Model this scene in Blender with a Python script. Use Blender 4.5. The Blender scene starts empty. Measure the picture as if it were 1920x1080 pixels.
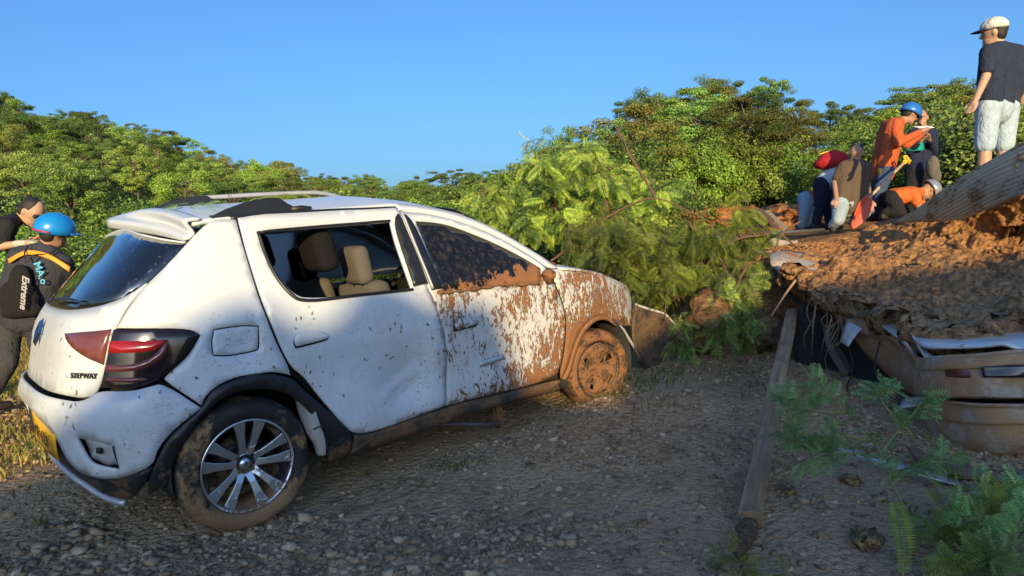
import bpy, math, random
import numpy as np
from mathutils import Vector, noise as mnoise
from mathutils.geometry import delaunay_2d_cdt

random.seed(7)
rng = np.random.default_rng(11)
scene = bpy.context.scene
COL = scene.collection

# ------------------------------------------------------------------ camera
CAM = np.array([-1.184, -4.013, 1.326])
YAW, PITCH, ROLL, FPX = .828, -.081, -.045, 1250.0


def cam_axes():
    f = np.array([math.cos(YAW) * math.cos(PITCH), math.sin(YAW) * math.cos(PITCH), math.sin(PITCH)])
    r = np.array([math.sin(YAW), -math.cos(YAW), 0.])
    u = np.cross(r, f)
    return r * math.cos(ROLL) + u * math.sin(ROLL), -r * math.sin(ROLL) + u * math.cos(ROLL), f


AX_R, AX_U, AX_F = cam_axes()
cam_data = bpy.data.cameras.new('camera')
cam_data.sensor_width = 36
cam_data.lens = 36 * FPX / 1920
cam_data.clip_start = .05
cam_data.clip_end = 3000
cam = bpy.data.objects.new('camera', cam_data)
COL.objects.link(cam)
from mathutils import Matrix
cam.matrix_world = Matrix(((AX_R[0], AX_U[0], -AX_F[0], CAM[0]), (AX_R[1], AX_U[1], -AX_F[1], CAM[1]),
                           (AX_R[2], AX_U[2], -AX_F[2], CAM[2]), (0, 0, 0, 1)))
scene.camera = cam

# ------------------------------------------------------------------ sky, sun, exposure
SUN_YAW = math.radians(50.5)      # direction in which the light travels
SUN_EL = math.radians(13.0)
world = bpy.data.worlds.new('World')
scene.world = world
world.use_nodes = True
wn = world.node_tree
wn.nodes.clear()
sky = wn.nodes.new('ShaderNodeTexSky')
sky.sky_type = 'NISHITA'
sky.sun_disc = False
sky.sun_elevation = SUN_EL
sun_from = (-math.cos(SUN_YAW), -math.sin(SUN_YAW))
sky.sun_rotation = math.atan2(sun_from[0], sun_from[1])
sky.altitude = 0
sky.air_density = 1.08
sky.dust_density = 2.8
sky.ozone_density = 7.0
bg = wn.nodes.new('ShaderNodeBackground')
bg.inputs['Strength'].default_value = .145
wo = wn.nodes.new('ShaderNodeOutputWorld')
wn.links.new(sky.outputs[0], bg.inputs[0])
wn.links.new(bg.outputs[0], wo.inputs[0])
sun_data = bpy.data.lights.new('sun', 'SUN')
sun_data.energy = 3.9
sun_data.angle = math.radians(.40)
sun_data.color = (1.0, .75, .36)
sun = bpy.data.objects.new('sun', sun_data)
COL.objects.link(sun)
ld = Vector((math.cos(SUN_YAW) * math.cos(SUN_EL), math.sin(SUN_YAW) * math.cos(SUN_EL), -math.sin(SUN_EL)))
sun.rotation_euler = ld.to_track_quat('-Z', 'Y').to_euler()
sun.location = (-20, -20, 12)
scene.view_settings.view_transform = 'Standard'
scene.view_settings.look = 'None'
scene.view_settings.gamma = 1
scene.view_settings.exposure = .78
scene.cycles.max_bounces = 6
scene.cycles.transparent_max_bounces = 8


# ------------------------------------------------------------------ helpers
def at(u, v, d):
    """a point d metres in front of the photographer in the direction seen at photo position (u, v)"""
    return CAM + d * (AX_F + AX_R * (u - 960) / FPX - AX_U * (v - 540) / FPX)


def lerp(x, xs, ys):
    return float(np.interp(x, xs, ys))


def fbm(x, y, z=0., o=4):
    return mnoise.fractal((x, y, z), 1.0, 2.0, o)


def empty(name, loc, label=None, cat=None, group=None):
    o = bpy.data.objects.new(name, None)
    o.location = loc
    o.empty_display_size = .1
    COL.objects.link(o)
    tag(o, label, cat, group)
    return o


def tag(o, label=None, cat=None, group=None, kind=None):
    if label: o['label'] = label
    if cat: o['category'] = cat
    if group: o['group'] = group
    if kind: o['kind'] = kind
    return o


def base_of(o):
    p = np.zeros(3)
    while o is not None:
        p = p + np.array(o.location)
        o = o.parent
    return p


def mk(name, verts, faces, mat, parent=None, smooth=True, solid=0, off=-1., origin=None, bevel=0):
    """one mesh object from world-space vertices"""
    v = np.asarray(verts, dtype=float).reshape(-1, 3)
    o0 = base_of(parent) if parent is not None else np.zeros(3)
    org = np.array(origin, float) if origin is not None else (o0 if parent is not None else v.mean(0))
    me = bpy.data.meshes.new(name)
    fast_mesh(me, v - org, faces)
    if smooth and len(me.polygons):
        me.polygons.foreach_set('use_smooth', np.ones(len(me.polygons), bool))
    if mat is not None: me.materials.append(mat)
    ob = bpy.data.objects.new(name, me)
    COL.objects.link(ob)
    if parent is not None:
        ob.parent = parent
        ob.location = org - o0
    else:
        ob.location = org
    if solid:
        m = ob.modifiers.new('solid', 'SOLIDIFY'); m.thickness = solid; m.offset = off
    if bevel:
        m = ob.modifiers.new('bevel', 'BEVEL'); m.width = bevel; m.segments = 2; m.limit_method = 'ANGLE'
        if smooth:
            try:
                me.polygons.foreach_set('use_smooth', np.zeros(len(me.polygons), bool))
            except Exception:
                pass
    return ob


def fast_mesh(me, v, faces):
    if isinstance(faces, np.ndarray):
        n, k = faces.shape
        me.vertices.add(len(v)); me.vertices.foreach_set('co', np.ascontiguousarray(v, np.float32).ravel())
        me.loops.add(n * k); me.loops.foreach_set('vertex_index', np.ascontiguousarray(faces, np.int32).ravel())
        me.polygons.add(n)
        me.polygons.foreach_set('loop_start', np.arange(0, n * k, k, dtype=np.int32))
        me.polygons.foreach_set('loop_total', np.full(n, k, np.int32))
        me.update(calc_edges=True)
    else:
        me.from_pydata([tuple(p) for p in v], [], faces)
        me.update()


class MB:
    """collects shapes that belong to ONE part"""
    def __init__(s): s.v = []; s.f = []

    def add(s, v, f):
        b = len(s.v)
        s.v += [tuple(p) for p in v]
        s.f += [tuple(i + b for i in q) for q in f]
        return s

    def tube(s, pts, rad, seg=8, flat=1.0):
        pts = [np.array(p, float) for p in pts]
        n = len(pts)
        rad = [rad] * n if np.isscalar(rad) else list(rad)
        vs = []; up = None
        for i in range(n):
            t = pts[min(i + 1, n - 1)] - pts[max(i - 1, 0)]
            t = t / (np.linalg.norm(t) + 1e-9)
            if up is None:
                a = np.array([0, 0, 1.]) if abs(t[2]) < .9 else np.array([1., 0, 0])
            else: a = up
            b = np.cross(t, a); b /= np.linalg.norm(b) + 1e-9
            up = np.cross(b, t)
            for k in range(seg):
                w = 2 * math.pi * k / seg
                vs.append(pts[i] + rad[i] * (math.cos(w) * b + flat * math.sin(w) * up))
        fs = []
        for i in range(n - 1):
            for k in range(seg):
                a = i * seg + k; b = i * seg + (k + 1) % seg
                fs.append((a, b, b + seg, a + seg))
        fs.append(tuple(range(seg - 1, -1, -1)))
        fs.append(tuple(range((n - 1) * seg, n * seg)))
        return s.add(vs, fs)

    def cap(s, p, r, q, r2, seg=10):
        """tapered capsule"""
        p = np.array(p, float); q = np.array(q, float)
        d = q - p; L = np.linalg.norm(d)
        t = d / L if L > 1e-6 else np.array([0, 0, 1.])
        pts = []; rr = []
        for a in (80, 60, 30): pts.append(p - t * r * math.sin(math.radians(a))); rr.append(r * math.cos(math.radians(a)))
        pts.append(p); rr.append(r)
        if L > 1e-6: pts.append(q); rr.append(r2)
        for a in (30, 60, 80): pts.append(q + t * r2 * math.sin(math.radians(a))); rr.append(r2 * math.cos(math.radians(a)))
        return s.tube(pts, rr, seg)

    def ell(s, c, r, axes=None, n=12, m=8):
        c = np.array(c, float)
        A = np.eye(3) if axes is None else np.array(axes, float)
        vs = []; fs = []
        for i in range(1, m):
            ph = math.pi * i / m
            for k in range(n):
                th = 2 * math.pi * k / n
                q = np.array([r[0] * math.sin(ph) * math.cos(th), r[1] * math.sin(ph) * math.sin(th), r[2] * math.cos(ph)])
                vs.append(c + q @ A)
        vs.append(c + np.array([0, 0, r[2]]) @ A); vs.append(c - np.array([0, 0, r[2]]) @ A)
        for i in range(m - 2):
            for k in range(n):
                a = i * n + k; b = i * n + (k + 1) % n
                fs.append((a, a + n, b + n, b))
        T = (m - 1) * n
        for k in range(n):
            fs.append((T, k, (k + 1) % n)); fs.append((T + 1, (m - 2) * n + (k + 1) % n, (m - 2) * n + k))
        return s.add(vs, fs)

    def box(s, c, size, axes=None):
        c = np.array(c, float); A = np.eye(3) if axes is None else np.array(axes, float)
        h = np.array(size) / 2.
        vs = [c + (np.array([x, y, z]) * h) @ A for x in (-1, 1) for y in (-1, 1) for z in (-1, 1)]
        return s.add(vs, [(0, 1, 3, 2), (4, 6, 7, 5), (0, 4, 5, 1), (2, 3, 7, 6), (0, 2, 6, 4), (1, 5, 7, 3)])

    def build(s, name, mat, parent=None, **k):
        return mk(name, s.v, s.f, mat, parent, **k)


def catmull(P, n):
    """P: (k, dim) control points -> n samples"""
    P = np.asarray(P, float); k = len(P)
    if k == 2:
        t = np.linspace(0, 1, n)[:, None]
        return P[0] * (1 - t) + P[1] * t
    Q = np.vstack([2 * P[0] - P[1], P, 2 * P[-1] - P[-2]])
    t = np.linspace(0, k - 1 - 1e-9, n); i = t.astype(int); f = (t - i)[:, None]
    a, b, c, d = Q[i], Q[i + 1], Q[i + 2], Q[i + 3]
    return .5 * ((2 * b) + (-a + c) * f + (2 * a - 5 * b + 4 * c - d) * f ** 2 + (-a + 3 * b - 3 * c + d) * f ** 3)


def surf(rows, nu, nv):
    """smooth grid through rows of 3D control points -> (nv, nu, 3)"""
    R = np.array([catmull(r, nu) for r in rows])
    return np.stack([catmull(R[:, i], nv) for i in range(nu)], 1)


def grid_faces(nv, nu):
    i = np.arange(nv - 1)[:, None] * nu + np.arange(nu - 1)[None]
    return np.stack([i, i + 1, i + nu + 1, i + nu], -1).reshape(-1, 4)


def pxrows(rows):
    return [[at(*p) for p in r] for r in rows]


def rotm(ax, a):
    ax = np.array(ax, float); ax /= np.linalg.norm(ax)
    K = np.array([[0, -ax[2], ax[1]], [ax[2], 0, -ax[0]], [-ax[1], ax[0], 0]])
    return np.eye(3) + math.sin(a) * K + (1 - math.cos(a)) * K @ K


# ------------------------------------------------------------------ materials
class NT:
    def __init__(s, name):
        s.m = bpy.data.materials.new(name); s.m.use_nodes = True
        s.t = s.m.node_tree; s.t.nodes.clear()
        s.out = s.t.nodes.new('ShaderNodeOutputMaterial')

    def n(s, typ, **kw):
        nd = s.t.nodes.new('ShaderNode' + typ)
        for k, v in kw.items():
            if hasattr(nd, k) and k not in nd.inputs: setattr(nd, k, v)
        return nd

    def set(s, sock, v):
        if v is None: return
        if isinstance(v, bpy.types.NodeSocket): s.t.links.new(v, sock)
        else:
            if isinstance(v, (tuple, list)) and len(v) == 3 and sock.type == 'RGBA': v = (*v, 1)
            sock.default_value = v

    def pos(s): return s.n('NewGeometry').outputs['Position']

    def obj(s): return s.n('TexCoord').outputs['Object']

    def noise(s, vec, scale, detail=4, rough=.55, sc=None, dist=0):
        if sc is not None:
            mp = s.n('Mapping'); s.set(mp.inputs[0], vec); mp.inputs['Scale'].default_value = sc; vec = mp.outputs[0]
        nd = s.n('TexNoise'); s.set(nd.inputs['Vector'], vec)
        nd.inputs['Scale'].default_value = scale; nd.inputs['Detail'].default_value = detail
        nd.inputs['Roughness'].default_value = rough; nd.inputs['Distortion'].default_value = dist
        return nd.outputs['Fac']

    def vor(s, vec, scale, feat='F1', out='Distance'):
        nd = s.n('TexVoronoi'); nd.feature = feat; s.set(nd.inputs['Vector'], vec); nd.inputs['Scale'].default_value = scale
        return nd.outputs[out]

    def math(s, op, a, b=0., clamp=False):
        nd = s.n('Math'); nd.operation = op; nd.use_clamp = clamp
        s.set(nd.inputs[0], a); s.set(nd.inputs[1], b)
        return nd.outputs[0]

    def ramp(s, fac, stops):
        nd = s.n('ValToRGB'); s.set(nd.inputs[0], fac)
        cr = nd.color_ramp
        while len(cr.elements) < len(stops): cr.elements.new(.5)
        for e, (p, c) in zip(cr.elements, stops):
            e.position = p
            e.color = (c, c, c, 1) if np.isscalar(c) else (*c, 1)
        return nd.outputs[0]

    def step(s, x, a, b):
        nd = s.n('MapRange'); nd.interpolation_type = 'SMOOTHSTEP'
        s.set(nd.inputs[0], x); nd.inputs[1].default_value = a; nd.inputs[2].default_value = b
        return nd.outputs[0]

    def mix(s, fac, a, b):
        nd = s.n('MixRGB'); s.set(nd.inputs[0], fac); s.set(nd.inputs[1], a); s.set(nd.inputs[2], b)
        return nd.outputs[0]

    def xyz(s, vec):
        nd = s.n('SeparateXYZ'); s.set(nd.inputs[0], vec); return nd.outputs

    def bump(s, h, strength=.5, dist=.02):
        nd = s.n('Bump'); s.set(nd.inputs['Height'], h)
        nd.inputs['Strength'].default_value = strength; nd.inputs['Distance'].default_value = dist
        return nd.outputs[0]

    def bsdf(s, col, rough=.6, metal=0, normal=None, spec=None, coat=0, trans=0, coat_rough=.05):
        b = s.n('BsdfPrincipled')
        s.set(b.inputs['Base Color'], col); s.set(b.inputs['Roughness'], rough); s.set(b.inputs['Metallic'], metal)
        if normal is not None: s.set(b.inputs['Normal'], normal)
        if spec is not None: s.set(b.inputs['Specular IOR Level'], spec)
        s.set(b.inputs['Coat Weight'], coat); s.set(b.inputs['Coat Roughness'], coat_rough)
        s.set(b.inputs['Transmission Weight'], trans)
        return b.outputs[0]

    def done(s, sh):
        s.t.links.new(sh, s.out.inputs[0]); return s.m


MUD_A, MUD_B = (.30, .135, .055), (.19, .085, .038)


def m_plain(name, col, rough=.6, metal=0, var=.15, scale=8, bump=0., bs=40, coat=0, spec=None):
    t = NT(name); p = t.obj()
    nz = t.noise(p, scale, 5)
    c = t.mix(nz, tuple(x * (1 - var) for x in col), tuple(min(1, x * (1 + var)) for x in col))
    nm = t.bump(t.noise(p, bs, 4), bump, .01) if bump else None
    return t.done(t.bsdf(c, rough, metal, nm, spec, coat))


def m_cloth(name, col, var=.25):
    t = NT(name); p = t.obj()
    folds = t.noise(p, 9, 4, .6, sc=(1, 1, .55), dist=.6)
    c = t.mix(t.noise(p, 14, 5), tuple(x * (1 - var) for x in col), tuple(min(1, x * (1 + var)) for x in col))
    return t.done(t.bsdf(c, .9, 0, t.bump(t.math('ADD', folds, t.math('MULTIPLY', t.noise(p, 26, 3, .5, dist=1.), .35)), .7, .045), .2))


def m_leaf(name, cols, trans=.20, rough=.55, isl=True):
    t = NT(name)
    g = t.n('NewGeometry'); oi = t.n('ObjectInfo')
    a = t.ramp(g.outputs['Random Per Island'], [(i / (len(cols) - 1), c) for i, c in enumerate(cols)])
    tc = t.n('TexCoord')
    age = t.noise(tc.outputs['Object'], .9, 3, .6)
    a = t.mix(t.step(age, .32, .55), t.mix(.42, a, (.018, .040, .010)), a)
    hsv = t.n('HueSaturation')
    t.set(hsv.inputs['Hue'], t.math('MULTIPLY_ADD', oi.outputs['Random'], .05))
    hsv.inputs['Hue'].default_value = .5
    hue = t.n('MapRange'); t.set(hue.inputs[0], oi.outputs['Random']); hue.inputs[3].default_value = .475; hue.inputs[4].default_value = .52
    val = t.n('MapRange'); t.set(val.inputs[0], t.math('FRACT', t.math('MULTIPLY', oi.outputs['Random'], 7.31))); val.inputs[3].default_value = .42; val.inputs[4].default_value = 1.45
    t.set(hsv.inputs['Hue'], hue.outputs[0]); t.set(hsv.inputs['Value'], val.outputs[0])
    t.set(hsv.inputs['Color'], a)
    b = t.bsdf(hsv.outputs[0], rough, 0, None, .25)
    tr = t.n('BsdfTranslucent'); t.set(tr.inputs[0], hsv.outputs[0])
    mx = t.n('MixShader'); mx.inputs[0].default_value = trans
    t.t.links.new(b, mx.inputs[1]); t.t.links.new(tr.outputs[0], mx.inputs[2])
    return t.done(mx.outputs[0])


def m_paint():
    """white car paint, splashed and smeared with red mud, thicker towards the front and the sills"""
    t = NT('muddy_white_paint'); p = t.pos()
    X = t.xyz(p)
    x, z = X[0], X[2]
    cov = t.ramp(t.math('MULTIPLY_ADD', x, .25, False), [(0, .0)])
    mr = t.n('MapRange'); t.set(mr.inputs[0], x); mr.inputs[1].default_value = -1; mr.inputs[2].default_value = 3.5
    # along the car: clean tail, splashed doors, caked front wing
    cov = t.ramp(mr.outputs[0], [(0, .02), (.30, .03), (.42, .08), (.465, .18), (.49, .32), (.55, .36), (.62, .44), (.68, .475), (.72, .45), (.78, .42), (.86, .41), (1, .42)])
    low = t.math('MULTIPLY', t.step(z, .50, .26), .12)
    low = t.math('MULTIPLY', low, t.step(x, -.2, 1.0))
    hi = t.math('MULTIPLY', t.step(z, 1.02, 1.12), -.75)
    # caked flange round the front arch
    dx = t.math('SUBTRACT', x, 2.6); dz = t.math('SUBTRACT', z, .33)
    rr = t.math('SQRT', t.math('ADD', t.math('MULTIPLY', dx, dx), t.math('MULTIPLY', dz, dz)))
    arch = t.math('MULTIPLY', t.step(rr, .52, .42), .16)
    cov = t.math('ADD', t.math('ADD', cov, low), t.math('ADD', arch, hi))
    big = t.noise(p, 3.0, 3, .5)
    runs = t.noise(p, 24, 6, .68, sc=(1, 1, .42), dist=.9)
    fine = t.noise(p, 75, 4, .65, sc=(1, 1, .5))
    nz = t.math('ADD', t.math('ADD', t.math('MULTIPLY', big, .26), t.math('MULTIPLY', runs, .46)), t.math('MULTIPLY', fine, .34))
    v = t.math('ADD', nz, t.math('MULTIPLY', cov, .42))
    mud = t.step(v, .705, .745)
    film = t.math('MULTIPLY', t.step(v, .50, .74), .42)
    # small flung specks everywhere
    wob = t.n('VectorMath'); wob.operation = 'ADD'
    nc = t.n('TexNoise'); t.set(nc.inputs['Vector'], p); nc.inputs['Scale'].default_value = 30
    vs = t.n('VectorMath'); vs.operation = 'SCALE'; t.t.links.new(nc.outputs['Color'], vs.inputs[0]); vs.inputs['Scale'].default_value = .03
    t.t.links.new(p, wob.inputs[0]); t.t.links.new(vs.outputs[0], wob.inputs[1])
    mp = t.n('Mapping'); t.t.links.new(wob.outputs[0], mp.inputs[0]); mp.inputs['Scale'].default_value = (1, 1, .6)
    sp = t.vor(mp.outputs[0], 30)
    spk = t.math('MULTIPLY', t.step(t.math('ADD', sp, t.math('MULTIPLY', t.noise(p, 9, 2), -.22)), .12, .05), t.step(t.noise(p, 5.5, 4, .7), .53, .58))
    spk = t.math('MULTIPLY', spk, t.step(z, 1.05, .95))
    # dark scratches
    sc1 = t.noise(p, 55, 3, .7, sc=(.25, .25, 2.2), dist=1.2)
    scr = t.math('MULTIPLY', t.step(sc1, .645, .70), t.step(t.noise(p, 3.4, 2), .47, .57))
    scr = t.math('MULTIPLY', scr, t.step(z, 1.0, .9))
    # scuffs where something scraped along the rear quarter and the bumper corner
    qx = t.math('SUBTRACT', x, -.05); qz = t.math('SUBTRACT', z, .84)
    near = t.step(t.math('SQRT', t.math('ADD', t.math('MULTIPLY', qx, qx), t.math('MULTIPLY', qz, qz))), .26, .06)
    qx = t.math('SUBTRACT', x, -.40); qz = t.math('SUBTRACT', z, .50)
    near = t.math('MAXIMUM', near, t.step(t.math('SQRT', t.math('ADD', t.math('MULTIPLY', qx, qx), t.math('MULTIPLY', qz, qz))), .24, .04))
    qx = t.math('SUBTRACT', x, .95); qz = t.math('SUBTRACT', z, .42)
    near = t.math('MAXIMUM', near, t.step(t.math('SQRT', t.math('ADD', t.math('MULTIPLY', qx, qx), t.math('MULTIPLY', qz, qz))), .34, .05))
    sc2 = t.noise(p, 30, 6, .75, sc=(.7, .7, 1.6), dist=2.0)
    scr = t.math('MAXIMUM', scr, t.math('MULTIPLY', t.step(sc2, .56, .64), near))
    dirt = t.mix(t.noise(p, 2.2, 4), (.61, .67, .73), (.51, .55, .59))
    c = t.mix(film, dirt, (.45, .33, .22))
    c = t.mix(t.math('MULTIPLY', scr, .75), c, (.10, .09, .085))
    mudc = t.mix(t.noise(p, 12, 5), MUD_B, MUD_A)
    c = t.mix(t.math('MULTIPLY', spk, .85), c, (.16, .09, .055))
    c = t.mix(mud, c, mudc)
    al = t.math('MAXIMUM', mud, t.math('MULTIPLY', spk, .8))
    rough = t.math('MULTIPLY_ADD', al, .55); rn = rough.node; rn.inputs[2].default_value = .42
    coat = t.math('MULTIPLY_ADD', al, -.35); coat.node.inputs[2].default_value = .35
    h = t.math('ADD', al, t.math('MULTIPLY', t.math('MULTIPLY', fine, mud), .8))
    return t.done(t.bsdf(c, rough, 0, t.bump(h, .8, .010), .35, coat, coat_rough=.12))


def m_mudded(name, base, thr=(.45, .6), rough=.5, metal=0, scale=7, mudrough=.95, low=None, cols=(MUD_A, MUD_B), coat=0, bump=.7):
    """any material half hidden by mud; low=(z0, z1) adds mud towards z0"""
    t = NT(name); p = t.pos()
    nz = t.math('ADD', t.math('MULTIPLY', t.noise(p, scale, 5, .6), .7), t.math('MULTIPLY', t.noise(p, scale * 6, 4), .3))
    if low: nz = t.math('ADD', nz, t.math('MULTIPLY', t.step(t.xyz(p)[2], low[1], low[0]), .22))
    f = t.step(nz, *thr)
    mc = t.mix(t.noise(p, scale * 3, 5), cols[1], cols[0])
    c = t.mix(f, t.mix(t.noise(p, 20, 4), tuple(x * .85 for x in base), tuple(min(1, x * 1.15) for x in base)), mc)
    r = t.math('MULTIPLY_ADD', f, mudrough - rough); r.node.inputs[2].default_value = rough
    me = t.math('MULTIPLY_ADD', f, -metal); me.node.inputs[2].default_value = metal
    h = t.math('MULTIPLY', f, t.math('ADD', .6, t.math('MULTIPLY', t.noise(p, 70, 4), .6)))
    return t.done(t.bsdf(c, r, me, t.bump(h, bump, .012), .4, coat))


def m_soil(name, c1, c2, c3, scale=1.2, bump=.8, fine=28, dist=.06, orange=False):
    t = NT(name); p = t.pos()
    a = t.noise(p, scale, 6, .6); b = t.noise(p, fine, 6, .65); v = t.vor(p, fine * .7)
    c = t.ramp(a, [(.30, c1), (.52, c2), (.72, c3)])
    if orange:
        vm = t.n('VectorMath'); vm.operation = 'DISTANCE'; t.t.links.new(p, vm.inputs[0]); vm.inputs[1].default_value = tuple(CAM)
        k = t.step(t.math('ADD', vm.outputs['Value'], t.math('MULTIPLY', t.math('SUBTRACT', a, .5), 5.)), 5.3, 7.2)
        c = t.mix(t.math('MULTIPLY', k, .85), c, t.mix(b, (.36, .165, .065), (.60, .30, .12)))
    c = t.mix(t.math('MULTIPLY', t.step(b, .62, .38), .65), c, tuple(x * .35 for x in c1))
    h = t.math('ADD', t.math('MULTIPLY', b, 1.0), t.math('MULTIPLY', v, .5))
    return t.done(t.bsdf(c, .95, 0, t.bump(h, bump, dist), .15))


M = {}
M['paint'] = m_paint()
M['black_plastic'] = m_mudded('black_plastic', (.018, .019, .021), (.60, .70), .45, scale=6, cols=((.16, .085, .04), (.10, .055, .03)), low=(.15, .42))
M['trim'] = m_plain('black_trim', (.016, .017, .019), .35, var=.3, scale=30)
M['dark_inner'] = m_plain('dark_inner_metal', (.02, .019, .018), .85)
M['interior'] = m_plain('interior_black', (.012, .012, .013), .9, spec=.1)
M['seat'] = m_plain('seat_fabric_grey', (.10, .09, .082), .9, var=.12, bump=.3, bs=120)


def m_curtain():
    t = NT('curtain_white')
    d = t.n('BsdfDiffuse'); d.inputs[0].default_value = (.7, .7, .7, 1)
    e = t.n('BsdfTranslucent'); e.inputs[0].default_value = (.8, .8, .8, 1)
    mx = t.n('MixShader'); mx.inputs[0].default_value = .65
    t.t.links.new(d.outputs[0], mx.inputs[1]); t.t.links.new(e.outputs[0], mx.inputs[2])
    return t.done(mx.outputs[0])


M['curtain'] = m_curtain()
M['tyre'] = m_mudded('muddy_tyre', (.016, .016, .016), (.46, .58), .75, scale=5, low=(-.05, .30), cols=((.30, .19, .095), (.17, .10, .05)), bump=1.)
M['rim'] = m_mudded('machined_alloy', (.62, .64, .67), (.58, .66), .28, .9, scale=9, low=(-.02, .20), cols=((.24, .15, .075), (.15, .09, .045)))
M['rim_dark'] = m_mudded('dark_alloy', (.02, .02, .022), (.50, .62), .45, .3, scale=8, low=(.0, .35), cols=((.22, .135, .07), (.12, .07, .038)))
M['caked'] = m_mudded('mud_caked_wheel', (.05, .03, .02), (.36, .52), .9, scale=9, cols=((.27, .125, .055), (.16, .078, .036)), bump=1.)
M['red_lens'] = m_plain('red_lens', (.30, .012, .012), .15, coat=.6, var=.2)
M['red_dim'] = m_plain('dim_red_lens', (.12, .03, .03), .2, coat=.6)
M['smoke_lens'] = m_plain('smoked_lens', (.018, .012, .013), .12, coat=.5)
M['inner_lens'] = m_plain('tailgate_lens', (.15, .045, .035), .18, coat=.6, var=.35, scale=20)
M['silver'] = m_mudded('scuffed_silver', (.55, .55, .56), (.60, .70), .4, .5, scale=10, cols=((.2, .13, .07), (.14, .09, .05)))
M['plate'] = m_plain('plate_yellow', (.62, .36, .02), .5, var=.25, scale=25)
M['ink'] = m_plain('dark_ink', (.02, .02, .02), .5)
M['chrome'] = m_plain('chrome', (.55, .56, .58), .12, 1)
M['white_plain'] = m_plain('white_print', (.75, .75, .75), .7)


def m_glass_dark():
    t = NT('tinted_glass'); p = t.pos()
    dust = t.math('MULTIPLY', t.step(t.noise(p, 55, 5), .60, .72), .35)
    c = t.mix(dust, (.006, .007, .009), (.20, .17, .14))
    r = t.math('MULTIPLY_ADD', dust, .8); r.node.inputs[2].default_value = .03
    return t.done(t.bsdf(c, r, 0, None, 1.0, 1.0, coat_rough=.02))


def m_glass_mud():
    """front door window: dark film, mud caked along the sill line and thrown forward"""
    t = NT('muddy_tinted_glass'); p = t.pos(); X = t.xyz(p)
    n1 = t.noise(p, 16, 6, .65, sc=(1, 1, .5)); n2 = t.noise(p, 70, 4)
    mr = t.n('MapRange'); t.set(mr.inputs[0], X[0]); mr.inputs[1].default_value = 1.2; mr.inputs[2].default_value = 2.05; mr.inputs[3].default_value = 1.0; mr.inputs[4].default_value = 1.14
    hgt = t.math('SUBTRACT', X[2], mr.outputs[0])
    v = t.math('ADD', t.math('MULTIPLY', hgt, -5.0), t.math('MULTIPLY', t.math('SUBTRACT', n1, .5), 2.1))
    f = t.step(v, -.03, .06)
    sp = t.math('MULTIPLY', t.step(n2, .61, .68), t.step(n1, .44, .60))
    dust = t.math('MULTIPLY', t.step(t.noise(p, 30, 5), .45, .75), .20)
    c = t.mix(dust, (.008, .009, .011), (.20, .14, .10))
    c = t.mix(t.math('MAXIMUM', f, t.math('MULTIPLY', sp, .10)), c, t.mix(t.noise(p, 14, 5), MUD_B, MUD_A))
    r = t.math('MULTIPLY_ADD', t.math('MAXIMUM', f, dust), .8); r.node.inputs[2].default_value = .12
    return t.done(t.bsdf(c, r, 0, t.bump(t.math('MULTIPLY', f, n2), .8, .015), .5))


M['glass'] = m_glass_dark()
M['glass_mud'] = m_glass_mud()


def m_glass_clear():
    t = NT('clear_glass')
    a = t.n('BsdfTransparent'); a.inputs[0].default_value = (.72, .75, .74, 1)
    g = t.n('BsdfGlossy'); g.inputs['Roughness'].default_value = .02
    f = t.n('Fresnel'); f.inputs[0].default_value = 1.45
    mx = t.n('MixShader'); t.t.links.new(f.outputs[0], mx.inputs[0])
    t.t.links.new(a.outputs[0], mx.inputs[1]); t.t.links.new(g.outputs[0], mx.inputs[2])
    return t.done(mx.outputs[0])


M['glass_clear'] = m_glass_clear()
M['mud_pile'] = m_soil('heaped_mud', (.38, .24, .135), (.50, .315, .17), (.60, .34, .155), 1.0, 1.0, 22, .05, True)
M['red_earth'] = m_soil('red_earth', (.30, .13, .055), (.45, .20, .08), (.55, .26, .11), .8, .9, 12, .08)
M['bank'] = m_soil('shade_bank_earth', (.16, .115, .075), (.25, .17, .105), (.32, .215, .13), 1.5, 1.0, 18, .06)  # soil of the added shade bank, also used on two earth blocks

# ------------------------------------------------------------------ terrain
SKY_U = [-700, -200, 0, 100, 200, 330, 450, 540, 600, 700, 800, 900, 980, 1060, 1180, 1230, 1340, 1420, 1480, 1600, 1650, 1700, 1800, 1920, 2300, 2800]
SKY_V = [120, 130, 185, 215, 240, 272, 318, 325, 342, 352, 358, 356, 320, 275, 235, 185, 165, 190, 200, 228, 212, 182, 165, 185, 170, 150]


def hor_v(u): return 438 - .045 * (u - 960)


RT2 = np.array([math.sin(YAW), -math.cos(YAW)]); FW2 = np.array([math.cos(YAW), math.sin(YAW)])


def dl(x, y):
    q = np.array([x - CAM[0], y - CAM[1]])
    return q @ FW2, q @ RT2


def smooth(a, b, x):
    t = min(1, max(0, (x - a) / (b - a))); return t * t * (3 - 2 * t)


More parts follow.
